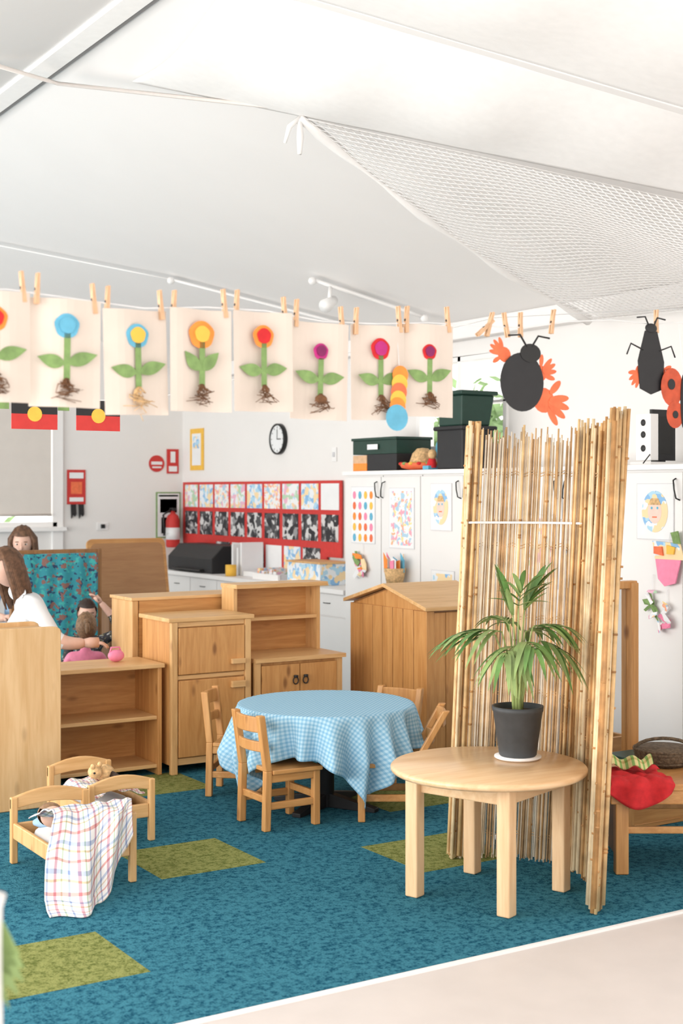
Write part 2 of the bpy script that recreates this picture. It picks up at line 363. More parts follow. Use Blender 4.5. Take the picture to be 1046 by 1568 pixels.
def craft(name,v,z,cols,n=9,s=.05,w=.09,h=.11):
    b=B(name); b.tube([(5.59,v,z+h+.06),(5.58,v,z)],.002,wpaper,4)
    for i in range(n):
        cv,cz=v+random.uniform(-w,w)*.7,z+random.uniform(-h,h)*.8; a=random.uniform(0,3.14); l=s*random.uniform(.7,1.4); t=s*random.uniform(.25,.6); x=5.585-random.random()*.03
        pts=[(x+random.uniform(-.01,.01),cv+l*math.cos(a)*q-t*math.sin(a)*r,cz+l*math.sin(a)*q+t*math.cos(a)*r) for q,r in ((-1,-.6),(0,-1),(1,-.5),(.8,.7),(0,.9),(-.9,.8))]
        b.prism(pts,(-.002,0,0),cols[i%len(cols)])
    b.done()
craft('hanging_craft',8.64,1.08,[wpaper,pgreen,bluec,orangec,draw2,pgreen,pink],14,.05)
b=B('paper_doll_hanging')
v=5.50
b.tube([(5.59,v,1.42),(5.58,v,1.36)],.002,wpaper,4); b.prism([(5.58,v-.12,1.27),(5.58,v+.10,1.27),(5.58,v+.12,1.37),(5.58,v-.09,1.36)],(-.006,0,0),draw2)
b.prism([(5.575,v-.10,1.27),(5.575,v+.09,1.27),(5.575,v+.07,1.16),(5.575,v+.02,1.12),(5.575,v-.06,1.14)],(-.008,0,0),pink)
b.prism([(5.573,v+.03,1.29),(5.573,v+.10,1.30),(5.573,v+.10,1.34),(5.573,v+.04,1.34)],(-.01,0,0),salmon); b.prism([(5.573,v-.10,1.36),(5.573,v-.05,1.36),(5.573,v-.03,1.42),(5.573,v-.08,1.43)],(-.01,0,0),pgreen); b.prism([(5.572,v-.05,1.30),(5.572,v+.0,1.30),(5.572,v+.0,1.35),(5.572,v-.06,1.34)],(-.01,0,0),yellow)
b.done()
craft('hanging_craft',5.63,1.02,[pgreen,pgreen,draw1],9,.035,.05,.10); craft('hanging_craft',5.52,.95,[wpaper,pink,draw3],8,.035,.05,.09)
b=B('wall_basket'); b.lathe([(.0,0),(.06,0),(.08,.11),(.072,.11),(.05,.01)],(5.51,8.10,.99),straw,20)
for i in range(9):
    q=Vector((5.51+random.uniform(-.05,.03),8.10+random.uniform(-.06,.06),1.07)); b.prism([q+Vector((0,-.02,0)),q+Vector((0,.02,0)),q+Vector((0,.03,.08+.03*(i%3))),q+Vector((0,-.02,.09))],(-.003,0,0),[pink,wpaper,bluec,orangec,wpaper][i%5])
b.tube([(5.585,8.1,1.10),(5.585,8.1,1.2)],.003,straw,5); b.done()

b=B('archive_box'); b.box(5.64,5.95,8.27,8.86,1.926,2.03,dgreen); b.box(5.63,5.96,8.26,8.87,2.03,2.05,dgreen)
b.box(5.625,5.63,8.5,8.64,1.96,2.0,wpaper); b.done(.004)
b=B('shoe_box'); b.box(5.64,5.95,8.27,8.66,1.801,1.925,black); b.box(5.64,5.93,8.67,8.86,1.801,1.86,orangec); b.box(5.64,5.93,8.67,8.86,1.86,1.92,pegm); b.done(.003)
def sombrero(name,c,R,cols):
    b=B(name)
    b.lathe([(.0,0),(R*.5,.0),(R*.9,.015),(R,.045),(R*.97,.05),(R*.88,.025),(R*.5,.015)],c,cols[0],32)
    b.lathe([(R*.60,.012),(R*.56,.06),(R*.44,.12),(R*.24,.155),(0.001,.16)],c,cols[1],32)
    for i in range(16):
        t=i*math.pi/8; b.ell((c[0]+R*.93*math.cos(t),c[1]+R*.93*math.sin(t),c[2]+.045),(.02,.02,.012),cols[2+i%3],8,6)
    b.lathe([(R*.58,.03),(R*.61,.035),(R*.59,.055),(R*.54,.05)],c,cols[2],32)
    b.done()
sombrero('sombrero',(5.74,8.08,1.802),.17,[salmon,straw,yellow,redf,pgreen])
b=B('dress_up_hat')
c=(5.93,7.98,1.945)
for i,m in enumerate([pgreen,redf,bluec,magenta,orangec,dgreen]):
    a0=i*math.pi/3
    b.ell(c,(.12,.13,.15),m,24,12,keep=lambda u,a0=a0:u.z>-.55 and ((math.atan2(u.y,u.x)-a0)%(2*math.pi))<math.pi/3)
b.ell((c[0],c[1],c[2]+.15),(.02,.02,.02),wpaper,10,8); b.lathe([(.09,-.135),(.11,-.13),(.112,-.06),(.1,-.055)],c,wpaper,24)
b.done(recalc=False)
b=B('toy_doll_sitting'); b.ell((5.68,7.88,1.91),(.032,.032,.036),straw,12,8); b.tube([(5.68,7.88,1.88),(5.68,7.89,1.82)],[.025,.04],redf,12); b.box(5.63,5.73,7.86,7.93,1.801,1.83,bluec); b.done(.004)
b=B('storage_tub')
b.prism([(5.67,7.52,2.10),(5.91,7.52,2.10),(5.93,7.49,2.31),(5.65,7.49,2.31)],(0,.27,0),dgreen)
b.box(5.63,5.95,7.47,7.78,2.31,2.34,dgreen); b.box(5.66,5.93,7.50,7.80,1.801,2.095,black); b.box(5.64,5.95,7.48,7.82,2.07,2.10,black)
b.done(.010)
b=B('tablet_on_stand'); b.box(5.80,5.99,5.85,5.87,1.83,2.13,black); b.box(5.82,5.97,5.848,5.85,1.87,2.09,blk2); b.box(5.74,5.80,5.80,5.92,1.83,2.1,trimw); b.box(5.72,6.0,5.78,5.95,1.801,1.82,trimw); b.box(5.86,5.92,5.86,5.92,1.802,1.9,black)
for z in (1.9,1.98,2.05): b.ell((5.738,5.86,z),(.006,.02,.02),black,10,6)
b.tube([(5.8,5.83,1.9),(5.72,5.80,1.85),(5.66,5.78,1.81)],.004,black,5)
b.done(.004)

# ------------------------------------------------------------------ notice board
b=B('notice_board')
X=UF-.015; b.box(X,UF,9.72,12.78,1.09,1.74,red); b.box(X,UF,9.95,12.1,.90,1.09,red)
for k in range(9):
    v0=12.72-.335*k-.29; 
    b.box(X-.004,X,v0,v0+.29,1.49,1.715,[draw1,draw2,draw3][k%3] if k<8 else wpaper)
    b.box(X-.004,X,v0+.01,v0+.285,1.22,1.45,bw)
for k,m in enumerate([bw,wpaper,bw,wpaper,draw2,bw]):
    v0=12.02-.335*k-.29; b.box(X-.004,X,v0,v0+.29,.93,1.16,m)
b.done()
b=B('wall_clock'); Mx=Matrix.Translation((UW-.002,10.81,2.12))@Matrix.Rotation(-math.pi/2,4,'Y'); b.M=Mx
b.lathe([(0,0),(.14,0),(.14,.035),(.128,.04),(.125,.025),(0.001,.025)],(0,0,0),blk2,40); b.lathe([(0,.026),(.124,.026),(.124,.027),(0.001,.027)],(0,0,0),wpaper,40,False)
b.box(-.004,.09,-.003,.003,.028,.031,black); b.box(-.004,.004,-.065,.004,.028,.031,black)
for i in range(12):
    t=i*math.pi/6; b.M=Mx@Matrix.Rotation(t,4,'Z'); b.box(.098,.114,-.003,.003,.027,.029,black)
b.done()
def flatback(name,u0,u1,z0,z1,parts):
    b=B(name); b.box(u0,u1,VB-.012,VB-.002,z0,z1,parts[0])
    for (a0,a1,c0,c1,m) in parts[1:]:
        b.box(u0+(u1-u0)*a0,u0+(u1-u0)*a1,VB-.015,VB-.012,z0+(z1-z0)*c0,z0+(z1-z0)*c1,m)
    b.done()
b=B('prohibition_sign'); cu=5.807; pts=[(cu+math.cos(t)*.085,VB-.008,1.93+math.sin(t)*.085) for t in [i*math.pi/16 for i in range(32)]]; b.prism(pts,(0,.006,0),red)
b.box(cu-.06,cu+.06,VB-.010,VB-.008,1.92,1.95,wpaper); b.box(cu-.05,cu+.05,VB-.010,VB-.008,1.885,1.90,wpaper); b.done()
flatback('fire_sign',5.92,6.05,1.83,2.08,[red,(.3,.7,.45,.9,wpaper),(.15,.85,.08,.3,wpaper)])
flatback('evacuation_plan',5.80,6.07,1.17,1.64,[pgreen,(.05,.95,.03,.97,wpaper),(.15,.85,.55,.85,draw2),(.1,.9,.9,.94,pgreen),(.2,.8,.1,.45,blind)])
flatback('safety_poster',4.85,5.04,1.52,1.86,[red,(.12,.88,.75,.92,wpaper),(.2,.8,.3,.65,salmon),(.12,.88,.08,.2,wpaper)])
b=B('wall_socket'); cu=5.22; b.box(cu-.06,cu+.06,VB-.01,VB-.002,1.26,1.34,trimw); b.box(cu-.02,cu+.02,VB-.03,VB-.01,1.28,1.32,black); b.done(.003)
b=B('black_gloves_on_hook')
for d in (-.03,.05): 
    cu=4.94+d; b.prism([(cu-.025,VB-.03,1.52),(cu+.025,VB-.03,1.52),(cu+.03,VB-.03,1.42),(cu+.015,VB-.03,1.40),(cu,VB-.03,1.43),(cu-.02,VB-.03,1.38)],(0,.02,0),black)
b.done()
b=B('yellow_framed_poster'); b.box(UW-.012,UW-.002,12.35,12.65,1.86,2.28,yellow); b.box(UW-.015,UW-.012,12.40,12.60,1.91,2.23,wpaper); b.box(UW-.017,UW-.015,12.43,12.57,2.08,2.2,draw2); b.done()
b=B('light_switch'); b.box(UW-.012,UW-.002,9.83,9.9,1.9,2.02,trimw); b.box(UW-.02,UW-.012,9.85,9.88,1.94,1.98,edgep); b.done(.002)
b=B('fire_extinguisher'); c=(5.93,VB-.13,1.08)
b.lathe([(0,0),(.06,0),(.07,.015),(.07,.27),(.055,.32),(.025,.345),(.022,.37),(0.001,.37)],c,red,24)
b.box(c[0]-.02,c[0]+.02,c[1]-.05,c[1]+.04,c[2]+.37,c[2]+.40,black); b.tube([(c[0]-.02,c[1],c[2]+.38),(c[0]-.12,c[1]-.03,c[2]+.33),(c[0]-.11,c[1]-.03,c[2]+.12)],.01,black,8)
b.lathe([(.0705,.08),(.072,.08),(.072,.2),(.0705,.2)],c,wpaper,24); b.box(c[0]-.03,c[0]+.03,c[1]+.06,VB-.016,c[2]+.1,c[2]+.25,blk2); b.done()

b=B('printer'); b.box(5.68,6.04,11.35,12.3,.886,1.02,black); b.prism([(5.68,11.35,1.02),(6.04,11.35,1.02),(6.04,11.35,1.14),(5.80,11.35,1.14)],(0,.95,0),black); b.box(5.63,5.7,11.5,12.1,.90,.92,blk2); b.done(.01)
b=B('paper_stack')
for i,(v,h) in enumerate([(11.15,.28),(11.05,.25),(10.98,.3)]): b.box(5.8,6.02,v,v+.03,.886,.885+h,wpaper)
b.box(5.80,6.0,10.7,10.95,.886,.93,wpaper); b.done()
b=B('sticky_tape_roll'); b.lathe([(.03,0),(.05,0),(.05,.1),(.03,.1)],(5.70,11.0,.886),yellow,20); b.done()
b=B('picture_box'); b.box(5.70,5.98,9.45,9.98,.886,1.06,draw2); b.box(5.69,5.99,9.44,9.99,1.06,1.075,pinex); b.done(.003)
b=B('supply_tray'); b.box(5.68,5.98,10.1,10.55,.886,.90,trimw); b.box(5.68,5.70,10.1,10.55,.90,.94,trimw); b.box(5.96,5.98,10.1,10.55,.90,.96,trimw)
for i in range(6): b.box(5.71,5.94,10.12+.07*i,10.17+.07*i,.90,.94+.02*(i%3),[wpaper,draw1,draw3][i%3])
b.done()

b=B('folded_table'); b.M=RT(4.80,11.0,0)@Matrix.Rotation(math.radians(-12),4,'X')
def rr(x0,x1,z0,z1,r,y=0):
    out=[]
    for cx,cz,a0 in [(x1-r,z1-r,0),(x0+r,z1-r,90),(x0+r,z0+r,180),(x1-r,z0+r,270)]:
        for i in range(5):
            a=math.radians(a0+i*22.5); out.append((cx+r*math.cos(a),y,cz+r*math.sin(a)))
    return out
b.prism(rr(-.37,.37,.62,1.26,.05),(0,.03,0),orangex); b.prism(rr(-.34,.34,.66,1.22,.05,-.004),(0,.004,0),lamb)
b.M=RT(4.80,11.0,0)
b.box(-.33,-.29,-.15,.25,.009,.66,dark); b.box(.29,.33,-.15,.25,.009,.66,dark); b.box(-.30,.30,.02,.05,.35,.62,dark); b.done(.004)

b=B('fabric_divider_frame'); b.box(3.98,4.01,9.88,9.93,.009,1.21,dark); b.box(3.30,3.33,9.88,9.93,.009,1.21,dark); b.box(3.30,4.01,9.89,9.92,1.18,1.21,dark)
b.box(3.98,4.01,9.7,10.1,.009,.04,dark); b.box(3.30,3.33,9.7,10.1,.009,.04,dark); b.done(.003)
sheet('bug_print_curtain',60,12,lambda a,c:(3.34+.63*a,9.868+.006*math.sin(a*30),1.18-1.0*c),lambda a,c:(a,c),bluefab,.003)

# ------------------------------------------------------------------ play kitchen furniture
b=B('play_fridge')
b.box(3.36,3.88,7.25,7.64,.06,.89,orange); b.box(3.34,3.90,7.22,7.65,.89,.915,pinex)
for x in (3.36,3.84): b.box(x,x+.04,7.225,7.26,.009,.89,pine); 
b.box(3.36,3.40,7.60,7.64,.009,.1,pine); b.box(3.84,3.88,7.60,7.64,.009,.1,pine)
b.box(3.40,3.84,7.235,7.25,.86,.89,pinex); b.box(3.40,3.84,7.235,7.25,.555,.58,pinex); b.box(3.40,3.84,7.235,7.25,.06,.10,pinex)
b.box(3.405,3.835,7.222,7.24,.585,.855,orange); b.box(3.405,3.835,7.222,7.24,.105,.55,orange)
b.box(3.74,3.83,7.195,7.222,.63,.66,pinex); b.box(3.74,3.83,7.195,7.222,.49,.53,pinex)
b.done(.004)
b=B('play_sink_hutch')
b.box(3.905,4.52,7.25,7.66,.06,.62,orange); b.box(3.905,4.54,7.21,7.67,.62,.645,pinex)
for x in (3.905,4.48): b.box(x,x+.04,7.225,7.26,.009,.62,pine)
b.box(3.95,4.48,7.235,7.25,.06,.12,pinex)
b.box(3.952,4.212,7.222,7.24,.125,.60,orange); b.box(4.218,4.478,7.222,7.24,.125,.60,orange)
for x in (4.18,4.25):
    b.lathe([(0,0),(.014,0),(.014,.012),(.001,.014)],(x,7.21,.52),black,10); b.tube([(x+.018*math.cos(t),7.212,.50+.022*math.sin(t)) for t in [i*math.pi/5 for i in range(11)]],.004,black,6)
b.box(3.905,4.52,7.64,7.66,.645,1.05,orangex)
b.box(3.905,3.93,7.50,7.66,.645,1.05,pine); b.box(4.50,4.525,7.50,7.66,.645,1.05,pine)
b.box(3.93,4.50,7.50,7.64,.845,.865,pinex); b.box(3.905,4.56,7.46,7.675,1.05,1.075,pinex)
b.done(.004)
b=B('low_bookshelf')
y0,y1=7.70,8.02
b.box(3.32,3.36,y0,y1,.009,.985,pine); b.box(4.58,4.62,y0,y1,.009,.985,pine); b.box(3.36,4.58,y0,y0+.02,.05,.985,orangex); b.box(3.31,4.63,y0-.01,y1+.01,.985,1.005,pinex)
for z in (.06,.5): b.box(3.36,4.58,y0+.02,y1,z,z+.02,pinex)
b.done(.004)
b=B('open_shelf_unit')
b.box(2.60,2.625,7.28,7.63,.009,.63,pine); b.box(3.30,3.325,7.28,7.63,.009,.63,orange); b.box(2.60,3.325,7.61,7.63,.009,.63,orangex); b.box(2.58,3.335,7.26,7.64,.63,.655,pinex)
for z in (.05,.33): b.box(2.625,3.30,7.29,7.61,z,z+.022,pinex)
b.done(.004)
b=B('plywood_cabinet'); 
pts=[(2.0,6.85,.009),(2.555,6.85,.009),(2.555,6.85,.915),(2.548,6.85,.932),(2.53,6.85,.942),(2.51,6.85,.945),(2.0,6.85,.945)]
b.prism(pts,(0,.022,0),ply); b.prism([(p[0],7.18,p[2]) for p in pts],(0,.022,0),ply); b.box(2.0,2.54,6.872,7.18,.90,.922,pinex); b.box(2.0,2.54,6.872,7.18,.05,.07,pinex); b.box(2.0,2.54,6.872,7.18,.45,.47,pinex); b.done(.005)

b=B('toy_house_cabinet'); V0,V1=6.68,7.50;U0,U1=4.78,5.26
pm=(V0+V1)/2
b.prism([(U0,V0,.06),(U0,V1,.06),(U0,V1,.94),(U0,pm,1.05),(U0,V0,.94)],(U1-U0,0,0),dark)
for i in range(7):
    v=V0+.02+i*.113; z=.94+.11*(1-abs((v+.05-pm))/(pm-V0))-.03
    b.box(U0-.012,U0,v,v+.106,.10,min(z,.93),orange)
b.prism([(U0-.006,V0+.02,.93),(U0-.006,V1-.02,.93),(U0-.006,pm,1.04)],(.004,0,0),orange)
for i in range(4): b.box(U0+.02+i*.11,U0+.125+i*.11,V0-.012,V0,.10,.92,orange)
for v in (V0-.014,V1-.03): b.box(U0-.016,U0+.04,v,v+.045,.009,.93,orange)
b.box(U1-.04,U1,V0-.014,V0+.03,.009,.93,orange); b.box(U1-.04,U1,V1-.03,V1,.009,.93,orange)
for sgn in (-1,1):
    e=pm+sgn*(pm-V0+.05)
    b.prism([(U0-.05,pm,1.055),(U1+.04,pm,1.055),(U1+.04,e,.935),(U0-.05,e,.935)],(0,0,.022),pinex)
b.done(.004)

# ------------------------------------------------------------------ chairs
def chair(name,u,v,rot,w=.29,d=.28,seat=.29,h=.56,rake=.06,mat=orange,matx=orangex):
    b=B(name); b.M=RT(u,v,rot,.009); t=.036
    for sy in (-1,1):
        y=sy*(w/2-t/2)
        def post(x0,x1,z0,z1):
            b.prism([(x0-t/2,y-t/2,z0),(x0+t/2,y-t/2,z0),(x1+t/2,y-t/2,z1),(x1-t/2,y-t/2,z1)],(0,t,0),mat)
        post(-d/2-rake*.2+(.05 if rake>.1 else 0),-d/2,0,seat); post(-d/2,-d/2-rake,seat-.002,h)
        post(d/2-.01,d/2-.01,0,seat-.02)
        b.box(-d/2,d/2-.01,y-.011,y+.011,.10,.135,matx); b.box(-d/2,d/2-.01,y-.012,y+.012,seat-.06,seat-.02,matx)
    for x in (-d/2,d/2-.01): b.box(x-.011,x+.011,-w/2+t,w/2-t,.13,.165,matx)
    b.prism([(-d/2+.02,-w/2-.005,seat-.02),(d/2+.015,-w/2-.015,seat-.02),(d/2+.025,0,seat-.02),(d/2+.015,w/2+.015,seat-.02),(-d/2+.02,w/2+.005,seat-.02)],(0,0,.022),matx)
    for z0,z1 in ((h-.085,h-.01),(seat+.09,seat+.14)):
        zc_=(z0+z1)/2; xo=-d/2-rake*(zc_-seat)/(h-seat)
        pts=[]; n=8
        for i in range(n+1):
            q=-1+2*i/n; pts.append((xo-.022*(1-q*q)+.005,q*(w/2-t+.004),z0))
        for i in range(n,-1,-1):
            q=-1+2*i/n; pts.append((xo-.022*(1-q*q)-.013,q*(w/2-t+.004),z0))
        b.prism(pts,(0,0,z1-z0),mat)
    return b.done(.005)
chair('wooden_chair',3.345,5.93,0,rake=.04)
chair('wooden_chair',3.50,6.64,-40,rake=.03)
chair('wooden_chair',3.87,5.76,148,rake=.15,h=.55)
chair('wooden_chair',4.32,6.46,207,h=.51)

TC=(3.72,6.11); TR=.45; TT=.545
b=B('round_table_under_cloth'); b.lathe([(0,0),(TR-.01,0),(TR,.008),(TR,.022),(TR-.01,.028),(.001,.028)],(TC[0],TC[1],.505),palex,48)
b.lathe([(0,0),(.045,0),(.045,.46),(.09,.496),(.001,.496)],(TC[0],TC[1],.010),black,20)
for k in range(4):
    b.M=RT(TC[0],TC[1],-61+90*k); b.prism([(0,-.025,.009),(.30,-.025,.009),(.30,-.025,.03),(.04,-.025,.08),(0,-.025,.08)],(0,.05,0),black)
b.M=Matrix(); b.done(.003)
L=.675; PH=math.radians(-94)
def bd(ph):
    q=ph-PH-math.pi/4; return L/max(abs(math.cos(q)),abs(math.sin(q)))
def clothf(a,c):
    ph=a*2*math.pi; s=c*bd(ph); R=TR+.008
    nz=noise.noise(Vector((math.cos(ph)*2,math.sin(ph)*2,3)))
    if s<=R: return (TC[0]+s*math.cos(ph),TC[1]+s*math.sin(ph),TT+.001)
    d=s-R; e=min(1,d/.02); am=min(1,d/.24)
    fold=(math.sin(ph*21+2.6*nz)*.050+math.sin(ph*9+1)*.028+abs(math.sin(ph*5+nz*3))*.02)*am
    rr_=R+.006*e+.05*d+fold
    if d>.25: rr_-=.25*(d-.25)
    return (TC[0]+rr_*math.cos(ph),TC[1]+rr_*math.sin(ph),TT-.95*d)
def clothuv(a,c):
    ph=a*2*math.pi; s=c*bd(ph); q=ph-PH-math.pi/4; return (s*math.cos(q),s*math.sin(q))
sheet('blue_tablecloth',400,70,clothf,clothuv,cloth,.002)

b=B('round_wooden_table'); c=W(.60,5.60); R=.40
b.lathe([(0,0),(R-.012,0),(R,.008),(R,.022),(R-.008,.03),(.001,.03)],(c[0],c[1],.505),palex,72)
for k in range(4):
    a=math.radians(-25+90*k); x=c[0]+.305*math.cos(a); y=c[1]+.305*math.sin(a); b.M=RT(x,y,20); t=.029
    b.box(-t,t,-t,t,.009,.506,pale)
for k in range(4):
    b.M=RT(c[0],c[1],20+90*k); b.box(.195,.215,-.19,.19,.43,.505,palex)
b.M=Matrix(); b.done(.006)

# ------------------------------------------------------------------ plant
PX,PY=W(.735,5.72); PZ=.536
b=B('potted_palm')
b.lathe([(0,0),(.088,0),(.098,.006),(.098,.012),(.001,.012)],(PX,PY,PZ),trimw,40)
b.lathe([(0,0),(.073,0),(.078,.006),(.103,.185),(.106,.187),(.108,.207),(.100,.207),(.097,.18),(.001,.178)],(PX,PY,PZ+.012),grey,48)
b.lathe([(0,0),(.094,0),(.090,.006),(.001,.010)],(PX,PY,PZ+.19),soil,24)
rx=Vector((C32,-S32,0)); ry=Vector((S32,C32,0)); up=Vector((0,0,1)); P0=Vector((PX,PY,PZ+.19))
def leaflet(p,d,ln,wd,droop,mat):
    d=d.normalized(); side=d.cross(up)
    if side.length<.1: side=rx.copy()
    side.normalize(); vs=[];n=7
    for i in range(n+1):
        t=i/n; q=p+d*ln*t-up*droop*ln*t*t; w=wd*max(.02,math.sin(math.pi*min(1,(.12+t*.88))))**.7
        nn=side.cross(d).normalized()
        vs+= [q-side*w+nn*w*.35,q,q+side*w+nn*w*.35]
    fs=[]
    for i in range(n):
        for j in range(2): k=i*3+j; fs.append((k,k+1,k+4,k+3))
    b.add(vs,fs,mat,True)
def frond(x,y,z,dx,dy,dz,ln,n,leaflen,spread=50,dr=.55):
    st=P0+rx*x*.10+ry*y*.1; en=P0+rx*x+ry*y+up*z; d=(rx*dx+ry*dy+up*dz).normalized()
    mid=st.lerp(en,.5)+(-rx*x-ry*y)*.18+up*.02
    pts=[]
    for i in range(7):
        t=i/6; pts.append(st*(1-t)**2+mid*2*t*(1-t)+en*t*t)
    b.tube(pts,[.0065-.0006*i for i in range(7)],stemm,6)
    rp=[en+d*ln*t-up*dr*.35*ln*t*t for t in [i/8 for i in range(9)]]
    b.tube(rp,[.0030-.00025*i for i in range(9)],stemm,5)
    side=d.cross(up); 
    if side.length<.15: side=rx.copy()
    side.normalize()
    for i in range(n):
        t=(i+.3)/n; p=en+d*ln*t-up*dr*.35*ln*t*t
        for s in (-1,1):
            a=math.radians(spread*(1-.65*t)+random.uniform(-8,8)); dd=d*math.cos(a)+side*s*math.sin(a)
            leaflet(p,dd,leaflen*(1-.30*abs(t-.4))*random.uniform(.85,1.1),.0125,dr*random.uniform(.7,1.2),random.choice([leaf,leaf,leaf2]))
    leaflet(rp[-1],d,leaflen*.8,.012,dr,leaf)
frond(-.02,.0,.40,-.25,0,.9,.10,5,.21,48,.15)
frond(.03,.02,.42,.40,.1,.80,.12,6,.20,48,.2)
frond(.0,-.02,.44,.05,-.3,.7,.09,4,.18,60,.3)
frond(-.07,-.03,.34,-.9,-.2,.20,.14,6,.23,42,.75)
frond(-.09,.04,.32,-.95,.3,.05,.12,5,.22,40,.5)
frond(.06,-.02,.36,.9,-.15,.25,.10,5,.18,45,.8)
frond(.04,.06,.33,.8,.5,.3,.10,5,.17,45,.7)
frond(.02,-.06,.30,.2,-.9,.15,.10,5,.19,45,.9)
frond(-.02,-.05,.28,-.4,-.8,.1,.10,5,.19,50,1.0)
frond(-.03,.05,.36,-.3,.8,.4,.10,5,.18,45,.7)
frond(.09,.0,.30,.7,-.4,-.1,.08,4,.17,50,1.0)
for i in range(6):
    t=random.uniform(0,6.28); b.tube([P0+rx*.02*math.cos(t)+ry*.02*math.sin(t),P0+rx*.03*math.cos(t)+up*.12,P0+rx*.035*math.cos(t)+ry*.03*math.sin(t)+up*.28],[.009,.007,.004],stemm,6)
b.done(recalc=False)

# ------------------------------------------------------------------ reed screen
def pathpts(pts,n):
    P=[Vector(p+(0,)) for p in pts]; out=[]
    segs=len(P)-1
    for i in range(n+1):
        t=i/n*segs; k=min(int(t),segs-1); f=t-k
        p0=P[max(k-1,0)];p1=P[k];p2=P[k+1];p3=P[min(k+2,segs)]
        out.append(.5*((2*p1)+(p2-p0)*f+(2*p0-5*p1+4*p2-p3)*f*f+(3*p1-p0-3*p2+p3)*f**3))
    return out
lean=Vector((C32*.085,-S32*.085,0)); SH=1.93
b=B('reed_screen')
def sticks(path,n,r,mats,jit,h0,h1,gapp=0,flare=0):
    pp=pathpts(path,200)
    for i in range(n):
        if random.random()<gapp: continue
        p=pp[min(200,int((i+random.random()*.6)/n*200))].copy(); p.x+=random.uniform(-jit,jit); p.y+=random.uniform(-jit,jit)
        z0=.010+random.uniform(0,.03)+h0; z1=h1+random.uniform(-.035,.035); rad=r*random.uniform(.7,1.25)
        fl=random.uniform(-flare*.4,flare)
        mid=p+lean*.5+Vector((random.uniform(-.004,.004),random.uniform(-.004,.004),0)); tp=p+lean*(1+fl)+Vector((random.uniform(-.008,.008),random.uniform(-.008,.008),0))
        b.tube([(p.x,p.y,z0),(mid.x,mid.y,(z0+z1)/2),(tp.x,tp.y,z1)],[rad,rad*.95,rad*.8],random.choice(mats),6)
        if rad>.006:
            for k in range(random.randint(3,6)):
                z=random.uniform(z0+.1,z1-.1); f=(z-z0)/(z1-z0); q=p.lerp(tp,f)
                b.tube([(q.x,q.y,z-.004),(q.x,q.y,z+.004)],rad*1.18,mats[2],6)
midp=[(3.668,4.925),(3.80,4.84),(3.93,4.70),(3.98,4.52)]
wingR=[(3.98,4.52),(3.935,4.36),(3.85,4.20),(3.69,4.03)]
wingL=[(3.668,4.925),(3.70,5.0),(3.85,5.10)]
sticks(midp,100,.0038,reedthin,.004,.0,SH-.03,.12); sticks(midp,40,.0035,reedthin,.008,0,SH-.06,.15)
sticks(midp,10,.006,reed,.010,0,SH-.02,.1)
sticks(wingR,50,.0080,reed,.010,0,SH,0,.12); sticks(wingR,40,.007,reed,.018,0,SH-.02,0,.2)
sticks([(3.96,4.56),(3.99,4.48)],8,.008,reed,.012,0,SH,0)
sticks([(3.71,4.05),(3.685,4.025),(3.66,4.00)],28,.009,reed,.024,0,SH+.02,0,.25)
sticks(wingL,24,.008,reed,.012,0,SH,0); sticks([(3.66,4.93),(3.68,4.92)],18,.009,reed,.022,0,SH,0)
for z in (.12,.42,.75,1.08,1.40,1.72):
    for path,rad in ((midp,.0020),(wingR,.003),(wingL,.003)):
        off=lean*(z/SH)
        for dz in (-.0,.012):
            b.tube([(p.x+off.x,p.y+off.y,z+dz+.01*math.sin(i*2.1)) for i,p in enumerate(pathpts(path,24))],rad,reedthin[2],5)
b.tube([(p.x+lean.x*.78-.012,p.y+lean.y*.78-.014,1.51) for p in pathpts(midp,20)],.006,swagm,6)
b.done()
b=B('white_clothes_rack')
a1=W(.70,6.36); a2=W(1.12,6.30)
for p in (a1,a2):
    b.tube([(p[0],p[1],.010),(p[0],p[1],1.51)],.012,pvc,10)
    b.tube([(p[0]+.02,p[1]-.05,.022),(p[0]+.12,p[1]+.17,.022)],.011,pvc,10)
b.tube([(a1[0],a1[1],1.51),(a2[0],a2[1],1.51)],.012,pvc,10); b.tube([(a1[0],a1[1],.3),(a2[0],a2[1],.3)],.010,pvc,10); b.done()

b=B('standing_mirror'); 
b.box(4.74,4.78,5.28,5.33,.009,1.17,dark); b.box(5.08,5.13,5.27,5.33,.009,1.17,orange); b.box(4.74,5.13,5.28,5.33,1.14,1.18,orange); b.box(4.78,5.08,5.28,5.33,.12,.17,orange)
b.box(4.78,5.08,5.31,5.32,.17,1.14,mirrorm); b.box(4.73,4.79,5.21,5.5,.009,.05,orange); b.box(5.07,5.14,5.21,5.5,.009,.05,orange); b.done(.004)
b=B('low_wooden_bench'); cc=W(1.58,6.12); b.M=RT(cc[0],cc[1],-32)
b.box(-.44,.5,-.27,.27,.37,.40,orangex)
for x in (-.38,.44):
    for y in (-.23,.22): b.box(x-.028,x+.028,y-.028,y+.028,.009,.37,orange)
b.box(-.38,.44,-.24,-.22,.18,.21,orangex); b.box(-.38,.44,.22,.24,.18,.21,orangex); b.box(-.43,.48,-.26,-.24,.31,.37,orangex); b.box(-.40,-.38,-.23,.22,.08,.33,dark)
b.M=Matrix(); b.done(.005)
def redf_(a,c):
    x=-.45+.27*a+.02*math.sin(c*7); y=-.295+.27*c
    z=.408+.020*abs(noise.noise(Vector((a*5,c*5,1))))+.012*abs(math.sin(a*9+c*3))
    if c<.16: y=-.29+.012*math.sin(a*12); z=.408-(.16-c)*(.25+.45*math.sin(a*3.1))
    p=Matrix(RT(cc[0],cc[1],-32))@Vector((x,y,z)); return tuple(p)
sheet('red_cloth',50,50,redf_,lambda a,c:(a,c),redf,.004)
